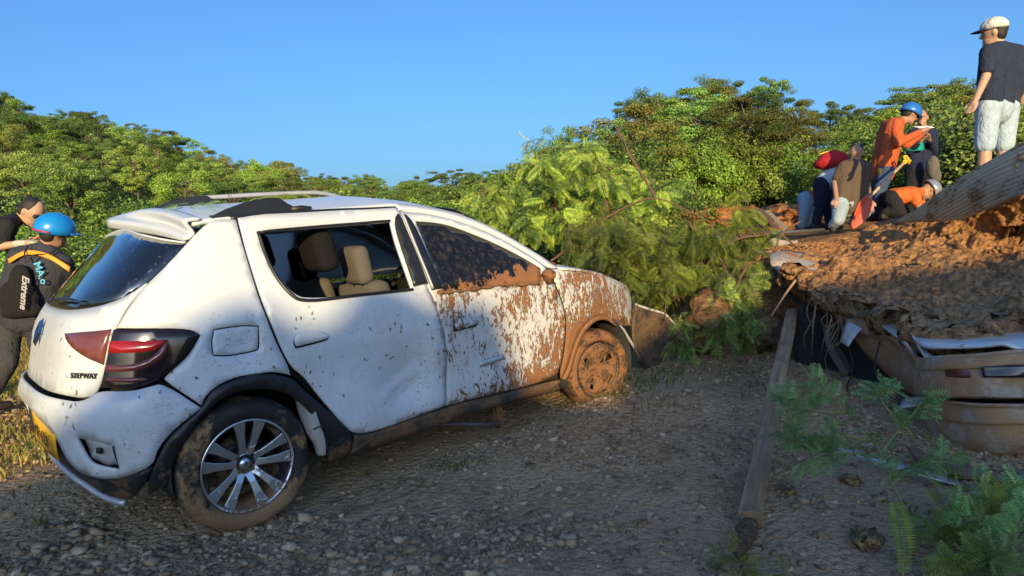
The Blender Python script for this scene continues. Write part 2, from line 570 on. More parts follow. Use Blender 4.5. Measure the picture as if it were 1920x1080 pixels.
def tz(x, y, detail=True):
    d, l = dl(x, y)
    z = 0.
    if d > .5:
        u = 960 + FPX * l / d
        u = max(-700, min(2800, u))
        # landslide deposit: a low bank whose top carries the rescuers
        db = lerp(u, [800, 1000, 1200, 1270, 1460, 1600, 1800, 2000, 2400], [11, 9, 7.3, 6.7, 6.45, 6.7, 6.6, 6.2, 5.5])
        hp = lerp(u, [700, 950, 1150, 1330, 1450, 1600, 1900, 2400], [0, .15, .70, .85, 1.0, 1.12, 1.2, 1.3])
        n0 = fbm(x * 1.3, y * 1.3, 3.1) if detail else 0
        z += hp * smooth(db - .12, db + .55, d + .28 * n0)
        # wooded hillsides
        dr = lerp(u, [0, 780, 960, 1080, 1300, 2800], [165, 175, 110, 54, 46, 44])
        d0 = lerp(u, [-200, 700, 960, 1300, 2800], [22, 26, 20, 13, 11])
        ze = 1.33 + (hor_v(u) - lerp(u, SKY_U, SKY_V)) / FPX * dr - lerp(u, [0, 900, 1200], [6.5, 6.0, 5.2])
        t = (d - d0) / (dr - d0)
        if t > 0:
            z += max(0, ze - hp) * (min(t, 1) ** .92)
            if t > 1: z -= (t - 1) * 5
            if detail: z += min(1, t * 5) * .5 * fbm(x * .15, y * .15, 1.)
        # ground swells a little towards the front of the car
        z += .07 * smooth(4.2, 5.3, d) * (1 if u > 900 else smooth(600, 900, u))
        z += .06 * math.exp(-((x - 2.62) ** 2 + (y + .95) ** 2) / .16)
    z -= .02
    if detail:
        z += .035 * fbm(x * .9, y * .9, 7.) * smooth(.3, 1.5, abs(d))
        z += .012 * fbm(x * 5, y * 5, 2.)
    return z


nr, na = 190, 420
rad = np.concatenate([[.02], np.geomspace(.35, 420, nr - 1)])
# finer in the direction of the view
angs = []
w = np.linspace(-math.pi, math.pi, na, endpoint=False)
w = w - .62 * np.sin(w)
TV = np.zeros((nr, na, 3))
for j, a in enumerate(w):
    ca, sa = math.cos(a + YAW), math.sin(a + YAW)
    for i, r in enumerate(rad):
        x, y = CAM[0] + r * ca, CAM[1] + r * sa
        TV[i, j] = (x, y, tz(x, y))
fi = grid_faces(nr, na)
extra = np.stack([np.arange(nr - 1) * na + na - 1, np.arange(nr - 1) * na, (np.arange(nr - 1) + 1) * na, (np.arange(nr - 1) + 1) * na + na - 1], 1)
TF = np.vstack([fi, extra])


def m_ground():
    t = NT('yard_and_hillside_ground'); p = t.pos()
    g = t.vor(p, 26); g2 = t.vor(p, 60)
    n1 = t.noise(p, .9, 5); n2 = t.noise(p, 30, 6, .65); n3 = t.noise(p, 7, 5)
    grav = t.mix(t.vor(p, 26, 'F1', 'Color'), (.28, .19, .105), (.64, .45, .255))
    mud = t.mix(n2, (.42, .28, .155), (.74, .53, .32))
    near = t.mix(t.step(t.math('ADD', n1, t.math('MULTIPLY', n3, .3)), .56, .70), grav, mud)
    # red slip scar, straw and green ground further out
    X = t.xyz(p)
    vm = t.n('VectorMath'); vm.operation = 'DISTANCE'; t.t.links.new(p, vm.inputs[0]); vm.inputs[1].default_value = tuple(CAM)
    dist = vm.outputs['Value']
    soil = t.mix(n2, (.26, .12, .05), (.50, .24, .10))
    green = t.mix(t.noise(p, 3, 5), (.035, .055, .014), (.10, .11, .03))
    straw = t.mix(n2, (.20, .12, .045), (.34, .22, .08))
    far = t.mix(t.step(t.noise(p, .35, 4), .50, .62), soil, straw)
    far = t.mix(t.step(dist, 20, 27), far, green)
    side = t.math('MULTIPLY', t.step(t.math('ADD', X[1], t.math('MULTIPLY', n3, .8)), 1.1, 1.9), t.step(X[0], 1.6, .8))
    out = t.math('MAXIMUM', side, t.step(t.math('ADD', dist, t.math('MULTIPLY', t.math('SUBTRACT', n1, .5), 2.0)), 6.6, 7.6))
    c = t.mix(out, near, far)
    h = t.math('ADD', t.math('MULTIPLY', g, -.6), t.math('ADD', t.math('MULTIPLY', n2, .7), t.math('MULTIPLY', g2, -.25)))
    return t.done(t.bsdf(c, .92, 0, t.bump(h, 1.0, .06), .2))


M['ground'] = m_ground()
ground = mk('ground', TV.reshape(-1, 3), TF, M['ground'], origin=(0, 0, 0))
tag(ground, kind='structure')

# added bank, unseen behind the photographer, its ridge shaped to shade yard and car
def bank():
    sy, cy = math.sin(SUN_YAW), math.cos(SUN_YAW)
    a0 = -26.
    q = np.array([-3.6, -3.2, -2.6, -1.6, -.9, -.6, -.3, .0, .2, .35, .55, .68, .78, .90, 1.00, 1.10, 1.25, 1.33, 1.42, 1.60, 1.74, 1.84, 1.92, 2.25, 2.6, 2.85, 3.15, 3.5, 4.2, 5.0, 5.6, 6.5, 8, 9.2, 9.8])
    s = np.array([-3.0, -1.0, -.15, .02, .22, .34, .52, .70, .92, .99, 1.07, .98, .88, .90, 1.06, 1.08, 1.02, .94, .90, .92, .85, .55, .30, .17, .16, .34, .66, .82, 1.00, 1.05, .98, 1.02, 1.1, -.5, -3.2])
    qq = np.linspace(-3.6, 9.8, 420)
    ss = np.interp(qq, q, s)
    aa = np.interp(qq, [-2, .27, 2, 4.2, 8], [-.3, -.8, .6, .5, 2.0])
    hh = ss + (aa - a0) * math.tan(SUN_EL)
    prof = [(-9, 0), (-6, .35), (-3, .75), (-1.2, .95), (-.4, .99), (0, 1), (.25, .98), (1.0, .85), (2.2, .5), (3.4, .15), (4.2, -.02)]
    V = np.zeros((len(prof), len(qq), 3))
    for i, (da, k) in enumerate(prof):
        for j in range(len(qq)):
            a = a0 + da
            x = a * cy + qq[j] * sy; y = a * sy - qq[j] * cy
            z = hh[j] * k + (0 if abs(da) < .5 else .15 * fbm(x * .8, y * .8, 4.))
            V[i, j] = (x, y, z - (.3 if k <= 0 else 0))
    o = mk('shade_bank_earth', V.reshape(-1, 3), grid_faces(len(prof), len(qq)), M['bank'], origin=(0, 0, 0))
    tag(o, kind='structure')


bank()

# ------------------------------------------------------------------ gravel
def rock_proto(seed, sub=1):
    import bmesh
    bm = bmesh.new(); bmesh.ops.create_icosphere(bm, subdivisions=sub, radius=1)
    r = random.Random(seed)
    for v in bm.verts:
        n = 1 + .35 * mnoise.noise(v.co * 1.1 + Vector((seed * 3.7, 0, 0))) + r.uniform(-.22, .22)
        v.co = v.co * n
    sx, sy, sz = r.uniform(.8, 1.2), r.uniform(.65, 1.0), r.uniform(.45, .75)
    V = np.array([(v.co.x * sx, v.co.y * sy, v.co.z * sz) for v in bm.verts])
    F = np.array([[v.index for v in f.verts] for f in bm.faces])
    bm.free()
    return V, F


def chip_proto(seed):
    """angular crushed stone"""
    r = random.Random(seed * 13 + 5)
    V = np.array([(x, y, z) for x in (-1, 1) for y in (-1, 1) for z in (-1, 1)], float) * .72
    V += np.array([[r.uniform(-.38, .38) for _ in range(3)] for _ in range(8)])
    V *= [r.uniform(.8, 1.25), r.uniform(.6, 1.), r.uniform(.4, .75)]
    F = np.array([(0, 1, 3), (0, 3, 2), (4, 6, 7), (4, 7, 5), (0, 4, 5), (0, 5, 1), (2, 3, 7), (2, 7, 6), (0, 2, 6), (0, 6, 4), (1, 5, 7), (1, 7, 3)])
    return V, F


PROTO = [chip_proto(i) if i % 3 else rock_proto(i) for i in range(14)]


def m_stone(name):
    t = NT(name); g = t.n('NewGeometry'); oi = t.n('ObjectInfo'); p = t.obj()
    r = t.math('FRACT', t.math('ADD', g.outputs['Random Per Island'], oi.outputs['Random']))
    c = t.ramp(r, [(0, (.10, .075, .05)), (.35, (.20, .145, .092)), (.6, (.33, .235, .14)), (.9, (.38, .30, .21)), (1, (.58, .45, .31))])
    c = t.mix(t.math('MULTIPLY', t.noise(g.outputs['Position'], 45, 5), .55), c, (.42, .285, .16))
    return t.done(t.bsdf(c, .85, 0, t.bump(t.noise(g.outputs['Position'], 90, 4), .4, .01), .25))


M['stone'] = m_stone('gravel_stone')


def under_car(x, y):
    return -.5 < x < 3.2 and -.75 < y < .8


def muddy(x, y):
    return fbm(x * .8 + 5, y * .8, 1.7, 3) > .02


def ground_at(u, v):
    """where the line of sight through (u, v) meets the yard"""
    k = AX_F + AX_R * (u - 960) / FPX - AX_U * (v - 540) / FPX
    dd = (0. - CAM[2]) / k[2]
    for _ in range(4):
        P = CAM + dd * k
        dd = (tz(P[0], P[1]) - CAM[2]) / k[2]
    return CAM + dd * k, dd


spots = []
tries = 0
while len(spots) < 32000 and tries < 260000:
    tries += 1
    d = 1.9 + 5.2 * rng.random() ** 1.15
    u = rng.uniform(-160, 2080)
    l = d * (u - 960) / FPX
    x = CAM[0] + d * FW2[0] + l * RT2[0]; y = CAM[1] + d * FW2[1] + l * RT2[1]
    if under_car(x, y) and rng.random() < .85: continue
    if muddy(x, y) and rng.random() < .80: continue
    s = .0040 + .017 * rng.random() ** 3.4 + (.015 if rng.random() < .04 else 0)
    if d < 3.2: s *= 1.15
    spots.append((x, y, s, d))
spots.sort(key=lambda q: -q[2] / q[3])
stone_me = []
for V, F in PROTO:
    me = bpy.data.meshes.new('stone'); fast_mesh(me, V, F); me.materials.append(M['stone']); stone_me.append(me)
nbig = 0; rest = []
for (x, y, s, d) in spots:
    if nbig < 290 and d < 5:
        o = bpy.data.objects.new('stone', stone_me[nbig % 14]); COL.objects.link(o)
        o.parent = ground; o.location = (x, y, tz(x, y) + s * .18); o.scale = (s,) * 3
        o.rotation_euler = (random.uniform(-.4, .4), random.uniform(-.4, .4), random.uniform(0, 6.3)); nbig += 1
    else: rest.append((x, y, s, d))
VV = []; FF = []; b = 0
for i, (x, y, s, d) in enumerate(rest):
    V, F = PROTO[i % 14]
    a = rng.uniform(0, 6.3); ca, sa = math.cos(a), math.sin(a)
    tl = rng.uniform(-.5, .5)
    Q = V * s
    Q = np.stack([Q[:, 0], Q[:, 1] * math.cos(tl) - Q[:, 2] * math.sin(tl), Q[:, 1] * math.sin(tl) + Q[:, 2] * math.cos(tl)], 1)
    Q = np.stack([Q[:, 0] * ca - Q[:, 1] * sa + x, Q[:, 0] * sa + Q[:, 1] * ca + y, Q[:, 2] + tz(x, y) + s * .12], 1)
    VV.append(Q); FF.append(F + b); b += len(V)
gv = mk('gravel', np.vstack(VV), np.vstack(FF), M['stone'], smooth=False, origin=(0, 0, 0))
tag(gv, 'loose grey gravel strewn over the yard', kind='stuff')

# ------------------------------------------------------------------ the white hatchback
WZ = ([.15, .25, .35, .5, .75, .95, 1.02, 1.45, 1.6], [.80, .84, .865, .875, .875, .865, .845, .63, .50])
XZ = ([.2, .3, .42, .6, .72, .85, .95, 1.06, 1.47, 1.6], [-.60, -.68, -.745, -.755, -.73, -.705, -.69, -.63, -.27, -.17])
XC, NSE, KS = .15, 3.3, .9
SMID = XC - KS * math.pi / 2


def sm_interp(z, tab, w=.035):
    return (np.interp(z - w, *tab) + np.interp(z, *tab) * 2 + np.interp(z + w, *tab)) / 4


def body(s, z):
    """skin of the body: s runs along the right flank (s = x), round the tail and back up the left flank"""
    s = np.asarray(s, float); z = np.asarray(z, float)
    left = s < SMID
    ss = np.where(left, 2 * SMID - s, s)
    w = sm_interp(z, WZ); a = XC - sm_interp(z, XZ)
    x = ss.copy(); th = np.clip((XC - ss) / KS, 0, math.pi / 2)
    wx = w - .34 * np.clip((ss - 2.3) / 1.1, 0, 1) ** 2.2
    r = 1 / ((np.cos(th) / w) ** NSE + (np.sin(th) / a) ** NSE) ** (1 / NSE)
    side = ss >= XC
    X = np.where(side, ss, XC - r * np.sin(th))
    Y = np.where(side, -wx, -r * np.cos(th))
    Y = np.where(left, -Y, Y)
    return np.stack([X, Y, z], -1)


def dent(s, z):
    """collision damage on the right flank (metres along the normal)"""
    s = np.asarray(s, float); z = np.asarray(z, float)
    def g(s0, z0, a, b): return np.exp(-((s - s0) / a) ** 2 - ((z - z0) / b) ** 2)
    e = -.060 * g(.86, .52, .17, .14) + .026 * g(1.06, .60, .05, .20) - .022 * g(.45, .62, .25, .14)
    e += -.016 * g(1.45, .55, .28, .12) + .010 * g(1.4, .40, .30, .05) - .014 * g(-.03, .80, .12, .10)
    e += .026 * np.exp(-(((z - .50) - .45 * (s - .8)) / .020) ** 2) * g(.85, .5, .18, .2)
    e += -.024 * np.exp(-(((z - .60) + .9 * (s - .98)) / .02) ** 2) * g(.95, .6, .14, .2)
    e += .014 * np.exp(-(((z - .70) - .2 * (s + .05)) / .02) ** 2) * g(-.05, .76, .16, .12) - .012 * g(-.02, .86, .07, .05)
    e += -.02 * g(2.75, .75, .25, .12) + .012 * g(2.35, .9, .2, .1)
    e += .008 * np.exp(-((z - .80) / .012) ** 2) * (s > .3) * (s < 2.1) + .010 * np.exp(-((z - .36) / .02) ** 2) * (s > .5) * (s < 2.1)
    nz = np.array([mnoise.noise((a * 3.1, b * 3.1, .3)) for a, b in zip(s.ravel(), z.ravel())]).reshape(s.shape)
    e += .005 * nz
    return np.where(s > -.6, e, 0)


def bodyn(s, z, off=0., dm=True):
    h = 2e-3
    p = body(s, z)
    du = body(s + h, z) - body(s - h, z); dv = body(s, z + h) - body(s, z - h)
    n = np.cross(du, dv)
    n /= np.linalg.norm(n, axis=-1, keepdims=True) + 1e-12
    q = p - np.array([1.2, 0, .8])
    sg = np.sign((n * q).sum(-1, keepdims=True)); sg[sg == 0] = 1
    n = n * sg
    e = np.asarray(off, float) + (dent(s, z) if dm else 0)
    return p + n * (np.ones(p.shape[:-1]) * e)[..., None]


def in_poly(P, L):
    P = np.asarray(P); x, y = P[:, 0], P[:, 1]; r = np.zeros(len(P), bool); n = len(L)
    for i in range(n):
        x1, y1 = L[i]; x2, y2 = L[(i + 1) % n]
        if y1 == y2: continue
        c = ((y1 > y) != (y2 > y)) & (x < (x2 - x1) * (y - y1) / (y2 - y1) + x1)
        r ^= c
    return r


def soften(L, it=2, lim=58):
    L = [np.array(p, float) for p in L]
    for _ in range(it):
        out = []
        n = len(L)
        for i in range(n):
            a, b, c = L[i - 1], L[i], L[(i + 1) % n]
            u = b - a; v = c - b
            an = abs(math.degrees(math.atan2(u[0] * v[1] - u[1] * v[0], u @ v + 1e-12)))
            if an < lim: out += [b * .75 + a * .25, b * .75 + c * .25]
            else: out.append(b)
        L = out
    return L


def resample(L, st):
    out = []
    for i in range(len(L)):
        a, b = np.array(L[i]), np.array(L[(i + 1) % len(L)])
        k = max(1, int(math.ceil(np.linalg.norm(b - a) / st)))
        for j in range(k): out.append(a + (b - a) * j / k)
    return out


def inset(L, e):
    A = np.array(L); n = len(A)
    ar = .5 * sum(A[i][0] * A[(i + 1) % n][1] - A[(i + 1) % n][0] * A[i][1] for i in range(n))
    sg = 1 if ar > 0 else -1
    t = np.roll(A, -1, 0) - np.roll(A, 1, 0)
    t /= np.linalg.norm(t, axis=1, keepdims=True) + 1e-12
    nn = np.stack([-t[:, 1], t[:, 0]], 1) * sg
    return A + nn * e


def fill2d(loops, st):
    """triangulate a flat outline with holes, with inner points st apart"""
    pts = []; edges = []
    for L in loops:
        b = len(pts); n = len(L)
        pts += [tuple(p) for p in L]
        edges += [(b + i, b + (i + 1) % n) for i in range(n)]
    A = np.array(loops[0]); lo, hi = A.min(0), A.max(0)
    gx = np.arange(lo[0] + st / 2, hi[0], st); gy = np.arange(lo[1] + st / 2, hi[1], st)
    if len(gx) and len(gy):
        G = np.array([(x + (st / 2 if j % 2 else 0), y) for j, y in enumerate(gy) for x in gx])
        ok = in_poly(G, loops[0])
        for H in loops[1:]: ok &= ~in_poly(G, H)
        G = G[ok]
        B = np.array(pts)
        if len(G):
            dmin = np.array([((B - g) ** 2).sum(1).min() for g in G])
            G = G[dmin > (st * .42) ** 2]
        pts += [tuple(g) for g in G]
    r = delaunay_2d_cdt([Vector(p) for p in pts], edges, [], 0, 1e-6)
    V = np.array([(v.x, v.y) for v in r[0]]); F = [tuple(f) for f in r[2]]
    C = np.array([V[list(f)].mean(0) for f in F])
    ok = in_poly(C, loops[0])
    for H in loops[1:]: ok &= ~in_poly(C, H)
    F = np.array([f for f, k in zip(F, ok) if k])
    return V, F


def panel(name, outer, mat, parent, holes=(), off=0., thick=.010, st=.035, ins=.0035, rnd=2, mirror=False, dm=True, ofn=None, lim=58):
    loops = [inset(resample(soften(outer, rnd, lim), st * .7), ins)] + [inset(resample(soften(h, rnd, lim), st * .7), -.001) for h in holes]
    V, F = fill2d(loops, st)
    s = V[:, 0]
    if mirror: s = 2 * SMID - s
    o = off + (ofn(V[:, 0], V[:, 1]) if ofn else 0)
    P = bodyn(s, V[:, 1], o, dm and not mirror)
    n = np.cross(P[F[:, 1]] - P[F[:, 0]], P[F[:, 2]] - P[F[:, 0]])
    c = P[F].mean(1) - np.array([1.2, 0, .8])
    if (n * c).sum() < 0: F = F[:, ::-1]
    return mk(name, P, F, mat, parent, solid=thick, off=-1)


car = empty('wrecked_car', (1.2, 0, 0), 'white muddy hatchback with crushed front, missing rear window glass and raised roof rails', 'car')

RDOOR = [(.056, 1.462), (.30, 1.466), (.60, 1.478), (1.035, 1.492), (1.052, 1.253), (1.060, 1.035), (1.119, .843), (1.154, .649), (1.138, .49), (1.121, .326),
         (.90, .300), (.613, .284), (.499, .313), (.436, .393), (.338, .541), (.266, .656), (.195, .717), (.14, .857), (.093, 1.017), (.075, 1.223), (.060, 1.382)]
RWIN = [(.166, 1.379), (.511, 1.397), (.948, 1.416), (.952, 1.036), (.327, 1.036), (.249, 1.079), (.198, 1.184)]


def frame_out(s, z): return .030 * np.clip((z - 1.30) / .18, 0, 1) * np.clip((s - .02) / .2, 0, 1) + .008


panel('rear_door', RDOOR, M['paint'], car, [RWIN], ofn=frame_out, thick=.022)
panel('rear_door', RDOOR, M['paint'], car, [RWIN], mirror=True, thick=.02)
# black B-pillar applique and window rubbers
panel('pillar_trim', [(.957, 1.42), (1.03, 1.47), (1.052, 1.253), (1.058, 1.05), (.957, 1.042)], M['trim'], car, off=.034, thick=.012, st=.05)
for mir in (False, True):
    panel('pillar_trim', [(1.07, 1.485), (1.13, 1.455), (1.175, 1.02), (1.085, 1.015), (1.072, 1.25)], M['trim'], car, off=.004, thick=.03, st=.05, mirror=mir)


def bead(name, pts, r, mat, off=.01, mirror=False, parent=None, ofn=None):
    P = catmull(np.array(pts), max(8, len(pts) * 7))
    s = 2 * SMID - P[:, 0] if mirror else P[:, 0]
    o = off + (ofn(P[:, 0], P[:, 1]) if ofn else 0)
    Q = bodyn(s, P[:, 1], o, not mirror)
    return MB().tube(list(Q), r, 6).build(name, mat, parent or car)


bead('window_seal', [(.163, 1.385), (.185, 1.20), (.24, 1.075), (.327, 1.031), (.6, 1.031), (.957, 1.031)], .009, M['trim'], .004, ofn=frame_out)
bead('window_seal', [(.163, 1.383), (.511, 1.402), (.948, 1.421)], .008, M['trim'], .0, ofn=frame_out)
bead('door_edge_strip', [(1.05, 1.478), (1.062, 1.26), (1.08, 1.02)], .008, M['silver'], .030)
bead('drip_channel', [(.02, 1.475), (.3, 1.492), (.7, 1.51), (1.06, 1.52)], .014, M['trim'], -.012)

FDOOR = [(1.066, 1.495), (1.27, 1.475), (1.50, 1.418), (1.745, 1.318), (1.99, 1.172), (2.10, 1.075), (2.11, .95), (2.187, .796), (2.186, .624), (2.150, .45), (2.115, .36), (1.972, .312), (1.502, .318), (1.127, .322), (1.144, .49), (1.160, .649), (1.125, .843), (1.066, 1.035), (1.058, 1.253)]
FWIN = [(1.145, 1.431), (1.30, 1.418), (1.443, 1.383), (1.659, 1.296), (1.911, 1.165), (2.032, 1.085), (1.985, .995), (1.5, 1.0), (1.170, 1.008)]
for mir in (False, True):
    panel('front_door', FDOOR, M['paint'], car, [FWIN], mirror=mir, thick=.02)
    g = panel('front_window', [(s, z) for s, z in FWIN], M['glass_clear'] if mir else M['glass_mud'], car, off=-.006, thick=.004, ins=-.004, mirror=mir, st=.06)
    if not mir: tag(g, 'dark front window glass caked with mud')
bead('mud_ledge', [(1.12, 1.0), (1.30, .995), (1.6, 1.0), (1.95, .985)], [.010 + .006 * math.sin(i * 1.7) + .004 * math.sin(i * .6) for i in range(28)], M['caked'], .012)
# roof edge and windscreen pillar, one white sweep
CANT = [(1.066, 1.500), (1.27, 1.480), (1.505, 1.423), (1.75, 1.323), (1.995, 1.177), (2.11, 1.08), (2.19, 1.075), (2.131, 1.125), (1.991, 1.225), (1.747, 1.372), (1.525, 1.468), (1.272, 1.525), (1.059, 1.545)]
for mir in (False, True):
    panel('windscreen_pillar', CANT, M['paint'], car, mirror=mir, thick=.03, st=.05, ins=.001)

# rear quarter
QUART = [(.052, 1.465), (.056, 1.382), (.070, 1.223), (.088, 1.017), (.134, .857), (.190, .721), (.197, .676), (.14, .70), (.078, .715), (-.068, .720), (-.181, .684), (-.222, .612), (-.352, .748), (-.351, .768), (-.257, .849), (-.208, .934), (-.262, .971), (-.526, .990),
         (-.466, 1.145), (-.38, 1.235), (-.254, 1.365), (-.17, 1.433), (-.10, 1.468)]
FLAP = [(-.150, .953), (-.02, .957), (.056, .943), (.053, .84), (.04, .822), (-.10, .818), (-.160, .832), (-.165, .89)]
for mir in (False, True):
    panel('rear_quarter_panel', QUART, M['paint'], car, [] if mir else [FLAP], mirror=mir)
fl = panel('fuel_flap', FLAP, M['paint'], car, off=-.003, ins=.005, st=.03)
tag(fl, 'scuffed and dented fuel flap')
# tailgate
mir2 = lambda L: [(2 * SMID - s, z) for s, z in reversed(L)]
tg_r = [(-.530, .985), (-.583, .742), (-.634, .690), (-.78, .700), (-1.03, .700)]
tg_top = [(-.472, 1.142), (-.262, 1.358)]
GL_R = [(-.262, 1.352), (-.386, 1.231), (-.469, 1.151), (-.587, 1.094), (-.78, 1.070), (-1.0, 1.062)]
TAIL_IN = [(-.811, .969), (-.68, .981), (-.538, .989), (-.548, .92), (-.567, .835), (-.66, .872), (-.774, .932)]
gate = [(-.268, 1.362), (-.474, 1.142), (-.530, .988)] + [(-.583, .742), (-.634, .690), (-.78, .700), (-1.03, .700)]
gate = gate + mir2(gate)
glass = GL_R + mir2(GL_R)
glass = [(s, z) for s, z in glass]
top_edge = [(2 * SMID + .262, 1.352), (-1.9, 1.405), (-1.6, 1.43), (SMID, 1.437), (-.93, 1.43), (-.62, 1.405)]
glass_loop = GL_R + mir2(GL_R)[:-1] + top_edge
gate_loop = gate[:-1] + [(2 * SMID + .268, 1.362), (-1.9, 1.415), (-1.6, 1.44), (SMID, 1.447), (-.93, 1.44), (-.62, 1.415)]
panel('tailgate', gate_loop, M['paint'], car, [glass_loop], st=.05, thick=.02)
rg = panel('rear_window', glass_loop, M['glass'], car, off=-.002, thick=.006, ins=.001, st=.06)
ti = panel('tailgate_lamp', TAIL_IN, M['inner_lens'], car, off=.008, thick=.012, st=.03)
panel('tailgate_lamp', TAIL_IN, M['inner_lens'], car, off=.008, thick=.012, st=.03, mirror=True)
TAIL = [(-.528, .987), (-.40, .984), (-.262, .969), (-.225, .955), (-.208, .934), (-.257, .847), (-.351, .766), (-.40, .742), (-.462, .728), (-.579, .740), (-.562, .824), (-.540, .92)]
RED = [(-.535, .938), (-.44, .933), (-.335, .925), (-.36, .898), (-.385, .884), (-.46, .884), (-.543, .890)]
RING = [(-.552, .840), (-.47, .832), (-.405, .848), (-.365, .878), (-.350, .905), (-.325, .922), (-.335, .865), (-.375, .825), (-.45, .803), (-.557, .808)]
for mir in (False, True):
    tl = panel('tail_lamp', TAIL, M['smoke_lens'], car, off=.012, thick=.02, st=.035, mirror=mir)
    panel('lamp_strip', RED, M['red_lens'], tl, off=.0155, thick=.004, st=.035, ins=0, mirror=mir)
    panel('lamp_ring', RING, M['red_dim'], tl, off=.0155, thick=.004, st=.03, ins=0, mirror=mir)
    panel('lamp_strip', [(-.55, .770), (-.45, .752), (-.40, .765), (-.42, .776), (-.552, .783)], M['red_dim'], tl, off=.0155, thick=.004, st=.03, ins=0, mirror=mir)
# bumper: white upper, dark lower with silver lip
bt = [(-.352, .744), (-.222, .606), (-.30, .55), (-.361, .493), (-.395, .44), (-.415, .375)]
bl = [(-.570, .322), (-.70, .335), (-.757, .360), (-.79, .44), (-.83, .530), (-.90, .580), (-1.03, .607)]
btop = [(-1.03, .692), (-.78, .692), (-.64, .683), (-.588, .734), (-.462, .722), (-.40, .736)]
half = bt + bl
bump_loop = half + mir2(half) + [(2 * SMID - s, z) for s, z in reversed(btop)] + btop
REFL = [(-.685, .528), (-.60, .512), (-.537, .486), (-.537, .378), (-.60, .392), (-.652, .412)]


def bulge(s, z):
    q = np.minimum(np.abs(s - SMID), 9)
    return .022 * np.exp(-((z - .62) / .09) ** 2) * (s < -.35) + .012


bp = panel('rear_bumper', bump_loop, M['paint'], car, [REFL, [(-1.10, .545), (-.98, .545)][:0] or REFL][:1], st=.045, thick=.012, ofn=bulge, dm=False)
rf = panel('reflector_recess', REFL, M['silver'], bp, off=-.016, thick=.01, st=.025, ins=-.004, dm=False, ofn=lambda s, z: .006 * np.sin(s * 60) * np.sin(z * 70))
panel('clip_hole', [(-.620, .475), (-.600, .472), (-.600, .448), (-.622, .452)], M['ink'], rf, off=.0, thick=.012, ins=0)
panel('clip_hole', [(-.555, .482), (-.543, .478), (-.541, .395), (-.548, .40)], M['ink'], rf, off=.0, thick=.012, ins=0)
panel('sensor', [(-.60, .600), (-.583, .600), (-.583, .583), (-.60, .583)], M['ink'], bp, off=.022, thick=.008, ins=0, rnd=3, lim=120, st=.008)
lowr = [(-.415, .368), (-.45, .30), (-.52, .22), (-.60, .178), (-.75, .198), (-.85, .232), (-.98, .272)]
lowh = [(-.415, .372)] + lowr[1:]
low_loop = lowh + mir2(lowh)
upper = [(2 * SMID - s, z - .004) for s, z in bl] + [(s, z - .004) for s, z in reversed(bl)]
panel('bumper_skirt', low_loop + upper, M['black_plastic'], car, st=.05, thick=.012, off=-.004, dm=False)
lip = [(-.60, .178), (-.75, .200), (-.85, .235), (-.98, .275), (SMID, .30)]
lipf = lip + mir2(lip)[1:]
bead('bumper_lip', lipf, .017, M['silver'], .004)
# yellow number plate, knocked askew
pl = panel('number_plate', [(-1.14, .600), (-.812, .545), (-.835, .405), (-1.15, .465)], M['plate'], car, off=.020, thick=.004, ins=0, rnd=0, dm=False, st=.06)


def lettering(name, text, size, pos, xdir, ydir, mat, parent, ext=.002, bold=0., shear=0.):
    cu = bpy.data.curves.new(name, 'FONT'); cu.body = text; cu.size = size; cu.extrude = ext; cu.offset = bold
    cu.align_x = 'CENTER'; cu.align_y = 'CENTER'; cu.shear = shear; cu.resolution_u = 2
    tmp = bpy.data.objects.new(name, cu); COL.objects.link(tmp)
    bpy.context.view_layer.update()
    me = bpy.data.meshes.new_from_object(tmp)
    bpy.data.objects.remove(tmp)
    xd = np.array(xdir, float); xd /= np.linalg.norm(xd)
    yd = np.array(ydir, float); yd -= xd * (yd @ xd); yd /= np.linalg.norm(yd)
    zd = np.cross(xd, yd)
    V = np.array([v.co[:] for v in me.vertices])
    P = np.array(pos) + V[:, :1] * xd + V[:, 1:2] * yd + V[:, 2:3] * zd
    F = [tuple(p.vertices) for p in me.polygons]
    bpy.data.meshes.remove(me)
    return mk(name, P, F, mat, parent, smooth=False)


def on_body(s, z, off=0.):
    s = np.array([s]); z = np.array([z])
    p = bodyn(s, z, off, False)[0]
    x = bodyn(s + .01, z, off, False)[0] - p; y = bodyn(s, z + .01, off, False)[0] - p
    return p, x, y


p_, x_, y_ = on_body(-.985, .505, .0265)
lettering('plate_lettering', 'IWR·620', .085, p_, x_ + .0012 * np.array([0, 0, -1.]), y_, M['ink'], pl, .001)
p_, x_, y_ = on_body(-.66, .790, .004)
lettering('model_lettering', 'STEPWAY', .034, p_, x_, y_, M['ink'], car, .002, .0006)


def diamond(c, xd, yd, w, h, t, mat, parent, name='emblem'):
    """open rhombus badge with a folded middle"""
    xd = np.array(xd) / np.linalg.norm(xd); yd = np.array(yd) / np.linalg.norm(yd); zd = np.cross(xd, yd)
    o = [(0, h), (w, 0), (0, -h), (-w, 0)]; i = [(0, h * .48), (w * .42, 0), (0, -h * .48), (-w * .42, 0)]
    P = [c + xd * a + yd * b for a, b in o] + [c + xd * a + yd * b for a, b in i] + [c + xd * a * .72 + yd * b * .72 + zd * t for a, b in o]
    F = []
    for k in range(4):
        n = (k + 1) % 4
        F += [(k, n, 8 + n, 8 + k), (8 + k, 8 + n, 4 + n, 4 + k)]
    return mk(name, P, F, mat, parent, smooth=False)


p_, x_, y_ = on_body(SMID + .02, .945, .006)
diamond(p_, x_, y_, .052, .072, .016, M['chrome'], car)
# wiper
q1 = bodyn(np.array([-1.28]), np.array([1.075]), .015, False)[0]
P = bodyn(np.array([-1.28, -1.1, -.93, -.80]), np.array([1.075, 1.098, 1.100, 1.095]), .022, False)
MB().tube(list(P), [.018, .013, .010, .007], 6, .6).build('rear_wiper', M['trim'], car)

